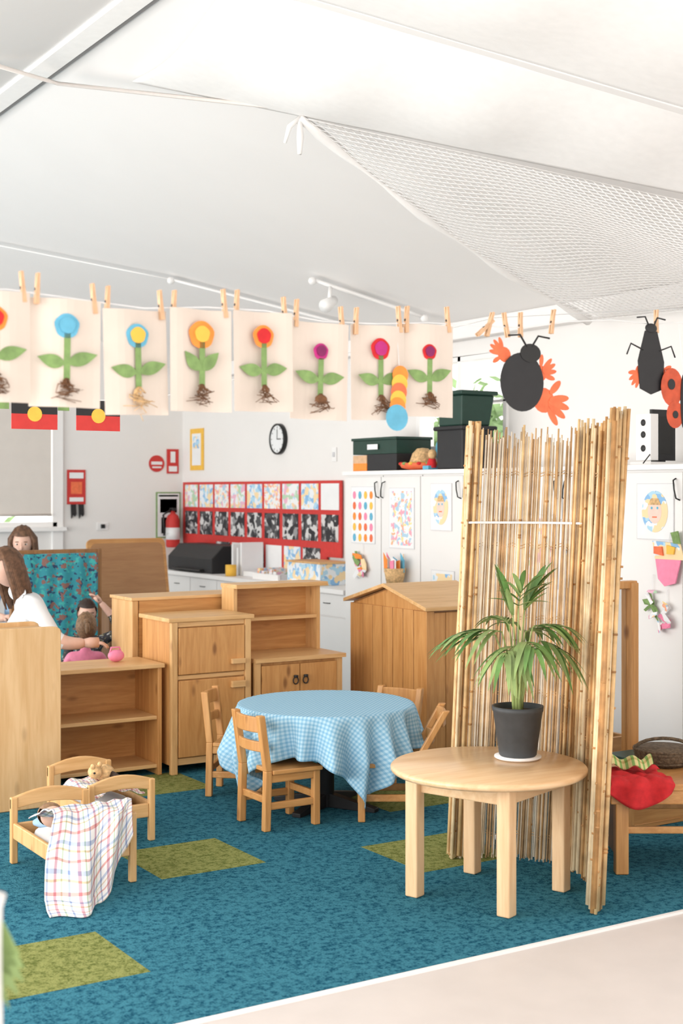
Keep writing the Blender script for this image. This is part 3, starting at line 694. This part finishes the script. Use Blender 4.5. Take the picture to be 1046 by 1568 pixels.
def gst(a,c):
    x=-.42+.20*a; y=-.16+.11*c+.02*math.sin(a*8)
    z=.450+.030*math.sin(math.pi*c)+.012*math.sin(a*14)
    p=Matrix(RT(cc[0],cc[1],-32))@Vector((x,y,z)); return tuple(p)
sheet('striped_scarf',40,16,gst,lambda a,c:(a*.3,c*.2),gstripe,.006)
b=B('picture_book'); b.M=RT(cc[0]-.03,cc[1]-.0,-25,.402); b.box(-.06,.10,-.24,-.08,0,.025,wpaper); b.box(-.062,.102,-.242,-.078,.025,.028,draw1); b.M=Matrix(); b.done(.001)
b=B('wicker_basket'); bc=W(1.47,6.27)
b.lathe([(0,0),(.10,0),(.125,.03),(.135,.07),(.128,.075),(.115,.035),(.001,.012)],(bc[0],bc[1],.401),basketm,32)
for k in range(5): b.lathe([(.112+.005*k,.012+.014*k),(.122+.004*k,.014+.014*k),(.120+.004*k,.022+.014*k)],(bc[0],bc[1],.401),basketm,32)
b.tube([(bc[0]+.13*math.cos(t)*C32,bc[1]-.13*math.cos(t)*S32,.47+.05*math.sin(t)) for t in [i*math.pi/10 for i in range(11)]],.008,basketm,6); b.done()
b=B('low_storage_crate'); b.box(4.70,5.25,4.88,5.16,.009,.03,orangex)
for x in (4.70,5.23): b.box(x,x+.02,4.88,5.16,.03,.33,orange)
b.box(4.72,5.23,5.14,5.16,.03,.33,orangex); b.box(4.72,5.23,4.88,4.90,.03,.33,orangex); b.box(4.75,5.15,4.91,5.12,.03,.34,dgreen); b.done(.003)

# ------------------------------------------------------------------ doll beds
def dollbed(name,u0,u1,v0,v1,pil):
    b=B(name); t=.03; h=.30
    for u in (u0,u1-t):
        for v in (v0,v1-t): b.box(u,u+t,v,v+t,.009,h,pine)
    for v in (v0+.006,v1-t+.006):
        n=10; lo=[];hi=[]
        for i in range(n+1):
            q=i/n; x=u0+(u1-u0)*q; hi.append((x,v,h-.004+.035*math.sin(math.pi*q))); lo.append((x,v,h-.055+.02*math.sin(math.pi*q)))
        b.prism(lo+hi[::-1],(0,.02,0),pinex)
        b.box(u0+t,u1-t,v,v+.018,.12,.185,pinex)
    for u in (u0+.006,u1-t+.006): b.box(u,u+.018,v0+t,v1-t,.12,.19,pine)
    b.box(u0+.02,u1-.02,v0+.03,v1-.03,.12,.135,pinex)
    b.ell(((u0+u1)/2,(v0+v1)/2,.162),((u1-u0)/2-.035,(v1-v0)/2-.035,.030),shirtw,24,10); b.ell(((u0+u1)/2,v1-.10,.195),(.11,.06,.03),pil,20,10)
    b.done(.005)
dollbed('doll_bed',1.965,2.325,5.34,5.91,shirtb); dollbed('doll_bed',2.345,2.675,5.93,6.49,shirtw)
b=B('sleeping_doll'); b.ell((2.05,5.60,.265),(.05,.05,.045),sk,20,12); b.ell((2.05,5.63,.27),(.055,.05,.05),hairl,16,10,keep=lambda u:u.y>-.1 or u.z>.5)
b.tube([(2.06,5.56,.24),(2.09,5.49,.225),(2.12,5.42,.21)],[.03,.045,.035],shirtb,12); b.ell((2.03,5.555,.28),(.007,.006,.008),sk); b.ell((2.065,5.557,.282),(.006,.004,.005),eyeb); b.done()
def blanket(a,c):
    L=[(5.60,.270),(5.52,.305),(5.44,.325),(5.375,.350),(5.325,.345),(5.30,.30),(5.285,.22),(5.25,.14),(5.20,.06),(5.13,.020),(5.06,.014)]
    cut=1-.42*max(0,a-.35)**1.3/.57
    t=c*cut*(len(L)-1); k=min(int(t),len(L)-2); f=t-k
    v=L[k][0]*(1-f)+L[k+1][0]*f; z=L[k][1]*(1-f)+L[k+1][1]*f
    hang=max(0,c-.42)/.58
    bow=math.sin(math.pi*a)
    u=1.945+.375*a-.10*hang*(1-a)-.05*hang*a+.015*math.sin(c*6)
    v-= (.024*math.sin(a*17+c*3)+.026*math.sin(a*8.0))*min(1,hang*2)
    v-= .11*bow*math.sin(math.pi*min(1,hang*.9))
    z+=.022*noise.noise(Vector((a*6,c*8,0)))*(1 if z>.05 else .2)
    return (u,v,max(.014,z))
sheet('plaid_blanket',70,90,blanket,lambda a,c:(a*.42,c*.60),plaid,.005)
def blanket2(a,c):
    return (2.375+.27*a,5.98+.36*c,.225+.035*noise.noise(Vector((a*4,c*5,4)))+.03*math.sin(a*math.pi))
sheet('folded_blanket',30,30,blanket2,lambda a,c:(a*.36,c*.4),plaid,.005)
b=B('plush_toy'); b.ell((2.55,6.25,.285),(.05,.05,.04),straw,14,10); b.ell((2.49,6.22,.30),(.035,.035,.033),straw,14,10); b.ell((2.47,6.20,.33),(.012,.01,.014),straw); b.ell((2.51,6.21,.335),(.012,.01,.014),straw); b.tube([(2.57,6.22,.28),(2.6,6.15,.265)],[.02,.012],haird,8); b.ell((2.475,6.19,.30),(.006,.006,.005),black); b.done()

# ------------------------------------------------------------------ clothesline
LV=3.63
def lz(u): return 2.185+.09*max(0,(u-2.6))/1.1-.012*math.sin(u*9)
b=B('clothesline'); b.tube([(u,LV,lz(u)) for u in [-.8+i*.2 for i in range(33)]],.0022,wpaper,5)
b.tube([(UW-.5,LV,lz(5.6)),(UW-.01,LV,lz(5.6)+.1)],.003,wpaper,5); b.done()
def peg(b,u,lean_=0,y=LV):
    z=lz(u)-.032; o=b.M.copy(); b.M=Matrix.Translation((u,y,z))@Matrix.Rotation(lean_,4,'Y')
    for s in (-1,1): b.prism([(-.006,s*.008,.0),(.006,s*.008,.0),(.006,s*.005,.055),(.004,s*.009,.085),(-.004,s*.009,.085),(-.006,s*.005,.055)],(0,-s*.005,0),pegm)
    b.tube([(-.007,0,.04),(.007,0,.04)],.0045,blk2,6); b.M=o
heads=[(orangec,redf),(bluec,bluec),(bluec,yellow),(orangec,yellow),(orangec,redf),(magenta,purple),(redf,magenta),(redf,purple)]
for k in range(-1,9):
    u=1.368+.205*(k-2)+(.012 if k==7 else 0); c1,c2=heads[(k-1)%8]; top=lz(u)-.006; rnd=random.Random(k+40)
    b=B('flower_artwork'); tilt=rnd.uniform(-.03,.03); b.M=Matrix.Translation((u,LV,top))@Matrix.Rotation(tilt,4,'Y')@Matrix.Rotation(rnd.uniform(-.12,.12),4,'Z')
    n=10; P=[]
    for i in range(n+1):
        q=-.1+.2*i/n; P.append((q,.010*math.sin(i*.6+k)-.003))
    b.prism([(x,y,-.30) for x,y in P]+[(x,y+.0012,-.30) for x,y in P[::-1]],(0,0,.30),paper,False)
    y0=-.014
    def disc(x,z,r,m,yy,sc=1.0):
        b.prism([(x+math.cos(t)*r*(1+.05*math.sin(5*t)),yy,z+math.sin(t)*r*sc) for t in [i*math.pi/12 for i in range(24)]],(0,.002,0),m)
    big=1.35 if k==4 else (.85 if k in(6,8) else 1.15)
    hz=-.075 if k not in (6,8) else -.09
    disc(0,hz,.030*big,c1,y0); disc(.001,hz+.002,.020*big if k!=4 else .024,c2,y0-.003)
    zb=-.225
    b.prism([(-.0085,y0,zb),(.0095,y0,zb),(.0105,y0,hz-.02),(-.0075,y0,hz-.02)],(0,.002,0),pgreen)
    for s in (-1,1):
        up_= .035 if k in (4,) else rnd.uniform(-.005,.02)
        A=(0.004*s,zb+.045); Bp=(s*.090*rnd.uniform(.88,1),zb+.045+up_+.015)
        if k==4: Bp=(s*.055,zb+.10)
        dx,dz=Bp[0]-A[0],Bp[1]-A[1]; ln=math.hypot(dx,dz); nx,nz=-dz/ln,dx/ln; pts=[];m=9
        for i in range(m+1):
            t=i/m; w=.021*math.sin(math.pi*t**.8); pts.append((A[0]+dx*t+nx*w,y0-.001,A[1]+dz*t+nz*w))
        for i in range(m-1,0,-1):
            t=i/m; w=.017*math.sin(math.pi*t**.8); pts.append((A[0]+dx*t-nx*w,y0-.001,A[1]+dz*t-nz*w))
        b.prism(pts,(0,.002,0),pgreen)
    for i in range(11):
        x=rnd.uniform(-.012,.012); pts=[(x*.3,y0-.002,zb+.004)]
        ln=rnd.uniform(.03,.06)*(2.1 if k in(3,) and i<2 else 1)
        for j in range(1,7): pts.append((x+rnd.uniform(-.024,.024)*j/3,y0-.004-rnd.random()*.004,zb-ln*j/6+rnd.uniform(-.008,.008)))
        b.tube(pts,[.0026,.002,.0018,.0016,.0014,.0012,.001],brownf if k!=3 else straw,5)
    if k==6: b.ell((0,y0-.006,zb-.012),(.022,.008,.014),brownf,12,8)
    b.M=Matrix(); peg(b,u-.085,.05); peg(b,u+.085,-.1); b.done()
b=B('caterpillar_paper_chain')
u=2.475
for i,(m,z) in enumerate([(orangec,2.02),(yellow,1.992),(salmon,1.965),(yellow,1.94),(orangec,1.918),(bluec,1.895)]):
    rr2=.03 if i<5 else .042
    b.prism([(u-.004*i+math.cos(t)*rr2,LV-.024-.002*i,z-(.0 if i<5 else .012)+math.sin(t)*rr2) for t in [q*math.pi/10 for q in range(20)]],(0,.0015,0),m)
b.tube([(u,LV,2.19),(u,LV-.022,2.0)],.0012,wpaper,4); b.done()
b=B('spare_clothes_peg')
for u,a in ((2.80,.9),(2.84,.3),(2.93,-.2),(3.12,.15),(3.62,0)): peg(b,u,a)
b.done()
def hand_wing(b,x,z,ang,s,mat,y):
    ca,sa=math.cos(ang),math.sin(ang)
    def el(cx,cz,rx_,rz_,rot,yy):
        pts=[]
        for i in range(16):
            t=i*math.pi/8; px,pz=rx_*math.cos(t),rz_*math.sin(t); qx=cx+px*math.cos(rot)-pz*math.sin(rot); qz=cz+px*math.sin(rot)+pz*math.cos(rot)
            pts.append((x+qx*ca-qz*sa,yy,z+qx*sa+qz*ca))
        b.prism(pts,(0,.0015,0),mat)
    el(.03*s,0,.035*s,.032*s,0,y)
    for i,(a,l) in enumerate([(-.75,.045),(-.35,.055),(-.02,.06),(.3,.055),(.95,.04)]): el(.03*s+math.cos(a)*.05*s,math.sin(a)*.05*s,l*s*.6,.010*s,a,y-.0005*(i+1))
b=B('paper_ladybug'); bu=2.985
b.prism([(bu+math.cos(t)*.094,LV-.01,2.02+math.sin(t)*.100) for t in [i*math.pi/16 for i in range(32)]],(0,.003,0),black)
b.prism([(bu+.035+math.cos(t)*.045,LV-.012,2.12+math.sin(t)*.032) for t in [i*math.pi/10 for i in range(20)]],(0,.002,0),blk2)
for s in (-1,1): b.tube([(bu+.03+s*.01,LV-.01,2.14),(bu+.03+s*.04,LV-.01,2.18),(bu+.03+s*.09,LV-.01,2.175)],.0035,black,6)
hand_wing(b,bu+.06,1.97,-.2,1.35,salmon,LV-.004); hand_wing(b,bu-.05,2.10,2.7,.8,salmon,LV-.003); hand_wing(b,bu+.06,2.04,.5,.9,salmon,LV-.002)
peg(b,bu,0); b.tube([(bu,LV,lz(bu)),(bu,LV-.008,2.12)],.001,wpaper,4); b.done()
b=B('paper_beetle'); bu=3.585
b.prism([(bu-.055,LV-.01,2.02),(bu-.065,LV-.01,2.12),(bu-.03,LV-.01,2.23),(bu+.03,LV-.01,2.23),(bu+.065,LV-.01,2.12),(bu+.058,LV-.01,2.02),(bu,LV-.01,2.0)],(0,.003,0),black)
b.ell((bu,LV-.009,2.24),(.03,.006,.018),black)
for s in (-1,1): b.tube([(bu+s*.01,LV-.01,2.245),(bu+s*.03,LV-.01,2.28),(bu+s*.07,LV-.01,2.275)],.003,black,6); b.tube([(bu+s*.04,LV-.01,2.16),(bu+s*.10,LV-.01,2.18),(bu+s*.12,LV-.01,2.14)],.003,black,6)
hand_wing(b,bu-.03,2.10,4.0,.8,salmon,LV-.004); hand_wing(b,bu+.03,2.10,-.6,.8,salmon,LV-.004); b.tube([(bu,LV,lz(bu)),(bu,LV-.008,2.2)],.001,wpaper,4); b.done()
b=B('paper_butterfly'); bu=3.735
for s in (-1,1):
    b.prism([(bu+s*.055+math.cos(t)*.055,LV-.02,2.03+math.sin(t)*.07) for t in [i*math.pi/10 for i in range(20)]],(0,.002,0),rust); b.prism([(bu+s*.04+math.cos(t)*.042,LV-.021,1.93+math.sin(t)*.05) for t in [i*math.pi/10 for i in range(20)]],(0,.002,0),rust)
    b.prism([(bu+s*.06+math.cos(t)*.018,LV-.023,2.04+math.sin(t)*.02) for t in [i*math.pi/8 for i in range(16)]],(0,.001,0),black); b.prism([(bu+s*.04+math.cos(t)*.014,LV-.023,1.93+math.sin(t)*.014) for t in [i*math.pi/8 for i in range(16)]],(0,.001,0),black)
b.ell((bu,LV-.022,1.98),(.014,.008,.10),black); b.tube([(bu,LV,lz(bu)),(bu,LV-.02,2.08)],.001,wpaper,4); b.done()
b=B('flag_bunting'); FV=5.3
b.tube([(-1.0,FV,2.3),(1.0,FV,2.035),(2.0,FV,2.018),(2.35,FV,2.03),(4.2,FV,2.5),(6.08,FV,2.7)],.0025,wpaper,5)
for i,u in enumerate([1.02,1.27,1.52,1.77,2.04]):
    b.box(u,u+.19,FV-.003,FV,1.958,2.02,black); b.box(u,u+.19,FV-.003,FV,1.897,1.958,red)
    b.prism([(u+.095+math.cos(t)*.030,FV-.005,1.958+math.sin(t)*.030) for t in [q*math.pi/10 for q in range(20)]],(0,.002,0),yellow)
    b.box(u+.192,u+.24,FV-.003,FV,1.975,2.02,pgreen)
b.done()
# ------------------------------------------------------------------ ceiling net, tracks
A_=Vector((3.61,6.19,3.60)); Bq=Vector((5.07,4.9,3.10)); Cq=Vector((5.87,6.47,2.72)); Dq=Vector((5.70,4.3,2.62))
def net(a,c):
    p=A_.lerp(Bq,a).lerp(Cq.lerp(Dq,a),c); p=p-Vector((0,0,.13*math.sin(math.pi*c)*(.5+.5*a))); p.z-=.03*math.sin(a*9)*math.sin(math.pi*c); p.z=min(p.z,zc(p.x)-.02); return tuple(p)
ob=sheet('ceiling_net',44,52,net,lambda a,c:(a,c),fab,0)
md=ob.modifiers.new('W','WIREFRAME'); md.thickness=.006; md.use_replace=True
b=B('ceiling_fabric_swag'); b.tube([Vector(net(0,t/16)) for t in range(17)],[.022+.012*math.sin(i*1.3) for i in range(17)],swagm,10)
b.tube([A_,A_+Vector((.01,.01,-.10)),A_+Vector((0,.0,-.19))],[.012,.02,.012],swagm,8); b.tube([A_,A_+Vector((-.05,.02,-.05)),A_+Vector((-.06,.05,-.13))],[.012,.014,.008],swagm,8); b.done()
b=B('track_light_rail')
def tr(u0,v0,u1,v1,r=.012):
    b.tube([(u0+(u1-u0)*t,v0+(v1-v0)*t,zc(u0+(u1-u0)*t)-.05) for t in [i/6 for i in range(7)]],r,trimw,6)
tr(4.56,9.82,5.71,8.98); tr(5.01,8.41,5.77,8.10,.016); tr(3.0,11.5,4.56,9.82,.006)
for u,v in ((4.56,9.82),(5.01,8.41),(5.77,8.1)): b.ell((u,v,zc(u)-.06),(.03,.03,.03),trimw,12,8)
c=(5.13,8.36,zc(5.13)-.06); b.tube([c,(c[0]-.02,c[1]-.02,c[2]-.10)],.015,trimw,8); b.tube([(c[0]+.04,c[1]+.02,c[2]-.09),(c[0]-.08,c[1]-.06,c[2]-.15)],[.035,.05],trimw,14); b.done()

b=B('display_stand'); p=W(-.572,2.2)
b.lathe([(0,0),(.12,0),(.13,.01),(.12,.02),(.03,.03),(.028,.98),(.034,1.0),(.001,1.01)],(p[0],p[1],.0),trimw,28)
for i in range(9):
    a=-1.2+i*.35; d=Vector((math.cos(a)*C32,-math.cos(a)*S32,0)); s0=Vector((p[0],p[1],.98-i*.012))
    b.add([s0,s0+d*.03+Vector((0,0,.01)),s0+d*.065+Vector((0,0,-.03-.01*i)),s0+d*.02+Vector((0,0,-.05))],[(0,1,2,3)],leaf2)
b.done()

# ------------------------------------------------------------------ people
def seg_d(p,a,c):
    d=c-a; t=max(0,min(1,(p-a).dot(d)/max(d.length_squared,1e-9))); return (p-(a+d*t)).length
def body(name,J,bones,root,parent):
    names=list(J); me=bpy.data.meshes.new(name); me.from_pydata([J[n][0] for n in names],[(names.index(a),names.index(c)) for a,c,m in bones],[])
    ob=bpy.data.objects.new(name,me); S.collection.objects.link(ob)
    md=ob.modifiers.new('Skin','SKIN'); md.use_smooth_shade=True
    sd=me.skin_vertices[0].data
    for i,n in enumerate(names):
        r=J[n][1]; sd[i].radius=r if isinstance(r,tuple) else (r,r); sd[i].use_root=(n==root)
    ms=ob.modifiers.new('Sub','SUBSURF'); ms.levels=2; ms.render_levels=2
    dg=bpy.context.evaluated_depsgraph_get(); dg.update()
    nm=bpy.data.meshes.new_from_object(ob.evaluated_get(dg))
    bpy.data.objects.remove(ob)
    mats=[]
    for a,c,m in bones:
        if m not in mats: mats.append(m)
    nm.materials.clear()
    for m in mats: nm.materials.append(m)
    SG=[(Vector(J[a][0]),Vector(J[c][0]),mats.index(m),(J[a][1] if not isinstance(J[a][1],tuple) else J[a][1][0])) for a,c,m in bones]
    for p in nm.polygons:
        p.material_index=min(SG,key=lambda s:seg_d(p.center,s[0],s[1])-s[3]*.5)[2]; p.use_smooth=True
    o=bpy.data.objects.new(name,nm); S.collection.objects.link(o); o.parent=parent; return o
def head(b,c,s,yaw,pitch,hair,long=0,tie=False):
    M0=b.M.copy(); b.M=M0@Matrix.Translation(c)@Matrix.Rotation(math.radians(yaw),4,'Z')@Matrix.Rotation(math.radians(pitch),4,'X')@Matrix.Scale(s,4)
    def fn(u,p):
        if u.z<0: p.x*=1+.30*u.z; p.y*=1+.12*u.z
        if u.y<0 and u.z<0: p.y*=.9
        return p
    b.ell((0,0,0),(.074,.092,.113),sk,28,20,fn)
    b.ell((0,.090,-.012),(.011,.016,.018),sk,10,8); b.ell((0,.086,.008),(.007,.010,.024),sk,8,6)
    for x in (-1,1):
        b.ell((x*.03,.079,.012),(.012,.008,.006),eyew,10,8); b.ell((x*.03,.085,.012),(.006,.004,.006),eyeb,8,6); b.ell((x*.03,.084,.030),(.016,.006,.003),hair,8,6)
        b.ell((x*.074,-.002,-.005),(.010,.018,.028),sk,10,8)
    b.ell((0,.080,-.050),(.020,.008,.005),lip,12,8)
    b.ell((0,-.010,.012),(.086,.098,.118),hair,28,20,lambda u,p:p*(1+.03*math.sin(u.x*17)*math.cos(u.z*13)),keep=lambda u:not(u.y>.25 and u.z<.50) and u.z>-.55-.35*(u.y<0))
    if long:
        for i in range(40):
            a=math.radians(180+(i-19.5)*5.8); sx,sy=math.sin(a-math.pi)*.085,math.cos(a)*.085
            l=long*random.uniform(.85,1.1)
            b.tube([(sx*.5,sy*.5,.105),(sx*1.05,sy,.03),(sx*1.15,sy*1.08,-l*.5),(sx*1.05+random.uniform(-.02,.02),sy*1.1,-l)],[.014,.018,.015,.005],hair,7)
    if tie: b.ell((0,-.12,.03),(.03,.04,.035),hair,12,8); b.ell((0,-.15,-.02),(.022,.03,.05),hair,12,8)
    b.M=M0
def hand(b,w,d,mat,s=1,side=1,up_=Vector((0,0,1))):
    w=Vector(w); d=Vector(d).normalized(); n=d.cross(up_).normalized(); q=n.cross(d)
    b.tube([w-d*.01*s,w+d*.03*s,w+d*.075*s],[.024*s,.032*s,.030*s],mat,10)
    for i,l in enumerate([.062,.074,.070,.055]):
        o=n*(i-1.5)*.017*s*side; p=w+d*.07*s+o
        b.tube([p,p+d*l*.45*s-q*.006*s,p+d*l*.75*s-q*.02*s,p+d*l*.9*s-q*.034*s],[.0088*s,.0085*s,.0078*s,.006*s],mat,7)
    p=w+d*.025*s-n*.026*s*side; b.tube([p,p+d*.03*s-n*.02*s*side,p+d*.055*s-n*.028*s*side-q*.008*s],[.011*s,.0095*s,.007*s],mat,7)
def person(name,u,v,yaw,sc,top,legs,hair,long,hy,hp,ov=None,headsc=1,sleeve=True,tie=False,zoff=0):
    e=bpy.data.objects.new(name,None); S.collection.objects.link(e)
    e.matrix_world=RT(u,v,yaw,zoff)@Matrix.Scale(sc,4)
    J={'pel':((0,0,.40),(.155,.115)),'sp':((0,.01,.58),(.125,.10)),'ch':((0,.01,.78),(.14,.105)),'nk':((0,.0,.93),.052),'hd':((0,.03,1.03),.048)}
    B_=[('pel','sp',top),('sp','ch',top),('ch','nk',top),('nk','hd',sk)]
    for n,s in (('L',-1),('R',1)):
        J['sh'+n]=((s*.165,0,.865),.062); J['el'+n]=((s*.23,.05,.62),.047); J['fa'+n]=((s*.20,.16,.60),.042); J['wr'+n]=((s*.14,.28,.60),.029)
        J['hp'+n]=((s*.095,.05,.37),.09); J['kn'+n]=((s*.12,.42,.41),.064); J['ak'+n]=((s*.12,.44,.09),.04); J['to'+n]=((s*.12,.58,.045),.036)
    if ov: J.update(ov)
    for n in 'LR':
        B_+=[('ch','sh'+n,top),('sh'+n,'el'+n,top),('el'+n,'fa'+n,top if sleeve else sk),('fa'+n,'wr'+n,sk),('pel','hp'+n,legs),('hp'+n,'kn'+n,legs),('kn'+n,'ak'+n,legs),('ak'+n,'to'+n,shoe)]
    body(name+'_body',J,B_,'pel',e)
    b=B(name+'_head_and_hands')
    hc=Vector(J['hd'][0])+Vector((0,.03,.095*headsc)); head(b,hc,headsc,hy,hp,hair,long,tie)
    for n,s in (('L',-1),('R',1)):
        w=Vector(J['wr'+n][0]); d=w-Vector(J['fa'+n][0]); hand(b,w,d,sk,1,-s, Vector((0,0,1)) if abs(d.normalized().z)<.8 else Vector((0,-1,0)))
    o=b.done(); o.parent=e
    return e
person('woman_in_white_top',2.99,8.28,72,1.08,shirtw,jean,hairb,.24,24,-16,sleeve=False,headsc=.98,
  ov={'sp':((0,.03,.60),(.14,.115)),'ch':((0,.08,.80),(.155,.12)),'nk':((0,.15,.915),.052),'hd':((0,.19,.99),.048),
      'shL':((-.175,.08,.87),.066),'shR':((.175,.08,.87),.066),
      'elL':((-.26,-.05,.68),.05),'faL':((-.26,-.13,.665),.04),'wrL':((-.24,-.21,.665),.029),
      'elR':((.25,.22,.66),.047),'faR':((.22,.32,.62),.038),'wrR':((.18,.44,.60),.029)})
chair('wooden_chair',2.99,8.28,162,seat=.27,h=.50)
person('woman_in_blue_shirt',3.66,10.70,168,1.10,shirtb,jean,hairb,.17,-14,-14,sleeve=True)
chair('wooden_chair',3.66,10.75,258,seat=.28,h=.52)
person('child_in_black_print_shirt',3.66,9.28,150,.68,shirtk,jean,haird,0,20,-12,headsc=1.22,ov={'elL':((-.33,.02,.95),.052),'faL':((-.26,.05,1.12),.045),'wrL':((-.14,.09,1.27),.03)},sleeve=True)
chair('wooden_chair',3.66,9.30,240,w=.26,d=.24,seat=.175,h=.36)
person('child_with_light_brown_hair',3.40,8.66,-28,.64,pink,jean,hairl,0,10,-10,headsc=1.28,sleeve=False,tie=True)
chair('wooden_chair',3.40,8.66,62,w=.26,d=.24,seat=.17,h=.34)
b=B('pink_toy_bag'); b.ell((3.12,7.47,.692),(.05,.035,.036),pink,16,10); b.tube([(3.08,7.47,.70),(3.09,7.47,.74),(3.14,7.47,.74),(3.155,7.47,.70)],.006,pink,6); b.done()

# ------------------------------------------------------------------ light & camera
w=bpy.data.worlds.new('World'); S.world=w; w.use_nodes=True
bg=w.node_tree.nodes['Background']; bg.inputs['Color'].default_value=(1,.968,.935,1); bg.inputs['Strength'].default_value=2.3
def area(name,loc,tgt,sx,sy,e,col=(1,.965,.92)):
    l=bpy.data.lights.new(name,'AREA'); l.shape='RECTANGLE'; l.size=sx; l.size_y=sy; l.energy=e; l.color=col
    o=bpy.data.objects.new(name,l); o.location=loc; d=Vector(tgt)-Vector(loc); o.rotation_euler=d.to_track_quat('-Z','Y').to_euler(); S.collection.objects.link(o)
area('fill_light_left',(-1.6,7.5,1.5),(3.8,8.1,2.4),10,2.2,350)  # added fill light at the open left side, brightens ceiling and room depth
S.view_settings.view_transform='Standard'; S.view_settings.look='None'; S.view_settings.exposure=0
cd=bpy.data.cameras.new('camera'); cam=bpy.data.objects.new('camera',cd); S.collection.objects.link(cam)
cam.location=(0,0,1.65); cam.rotation_euler=(math.pi/2,0,math.radians(-32))
cd.sensor_fit='VERTICAL'; cd.sensor_height=36; cd.sensor_width=24; cd.lens=2100/1568*36; cd.shift_y=-32/1568
cd.clip_start=.05
cd.dof.use_dof=True; cd.dof.focus_distance=6.3; cd.dof.aperture_fstop=3.2
S.camera=cam
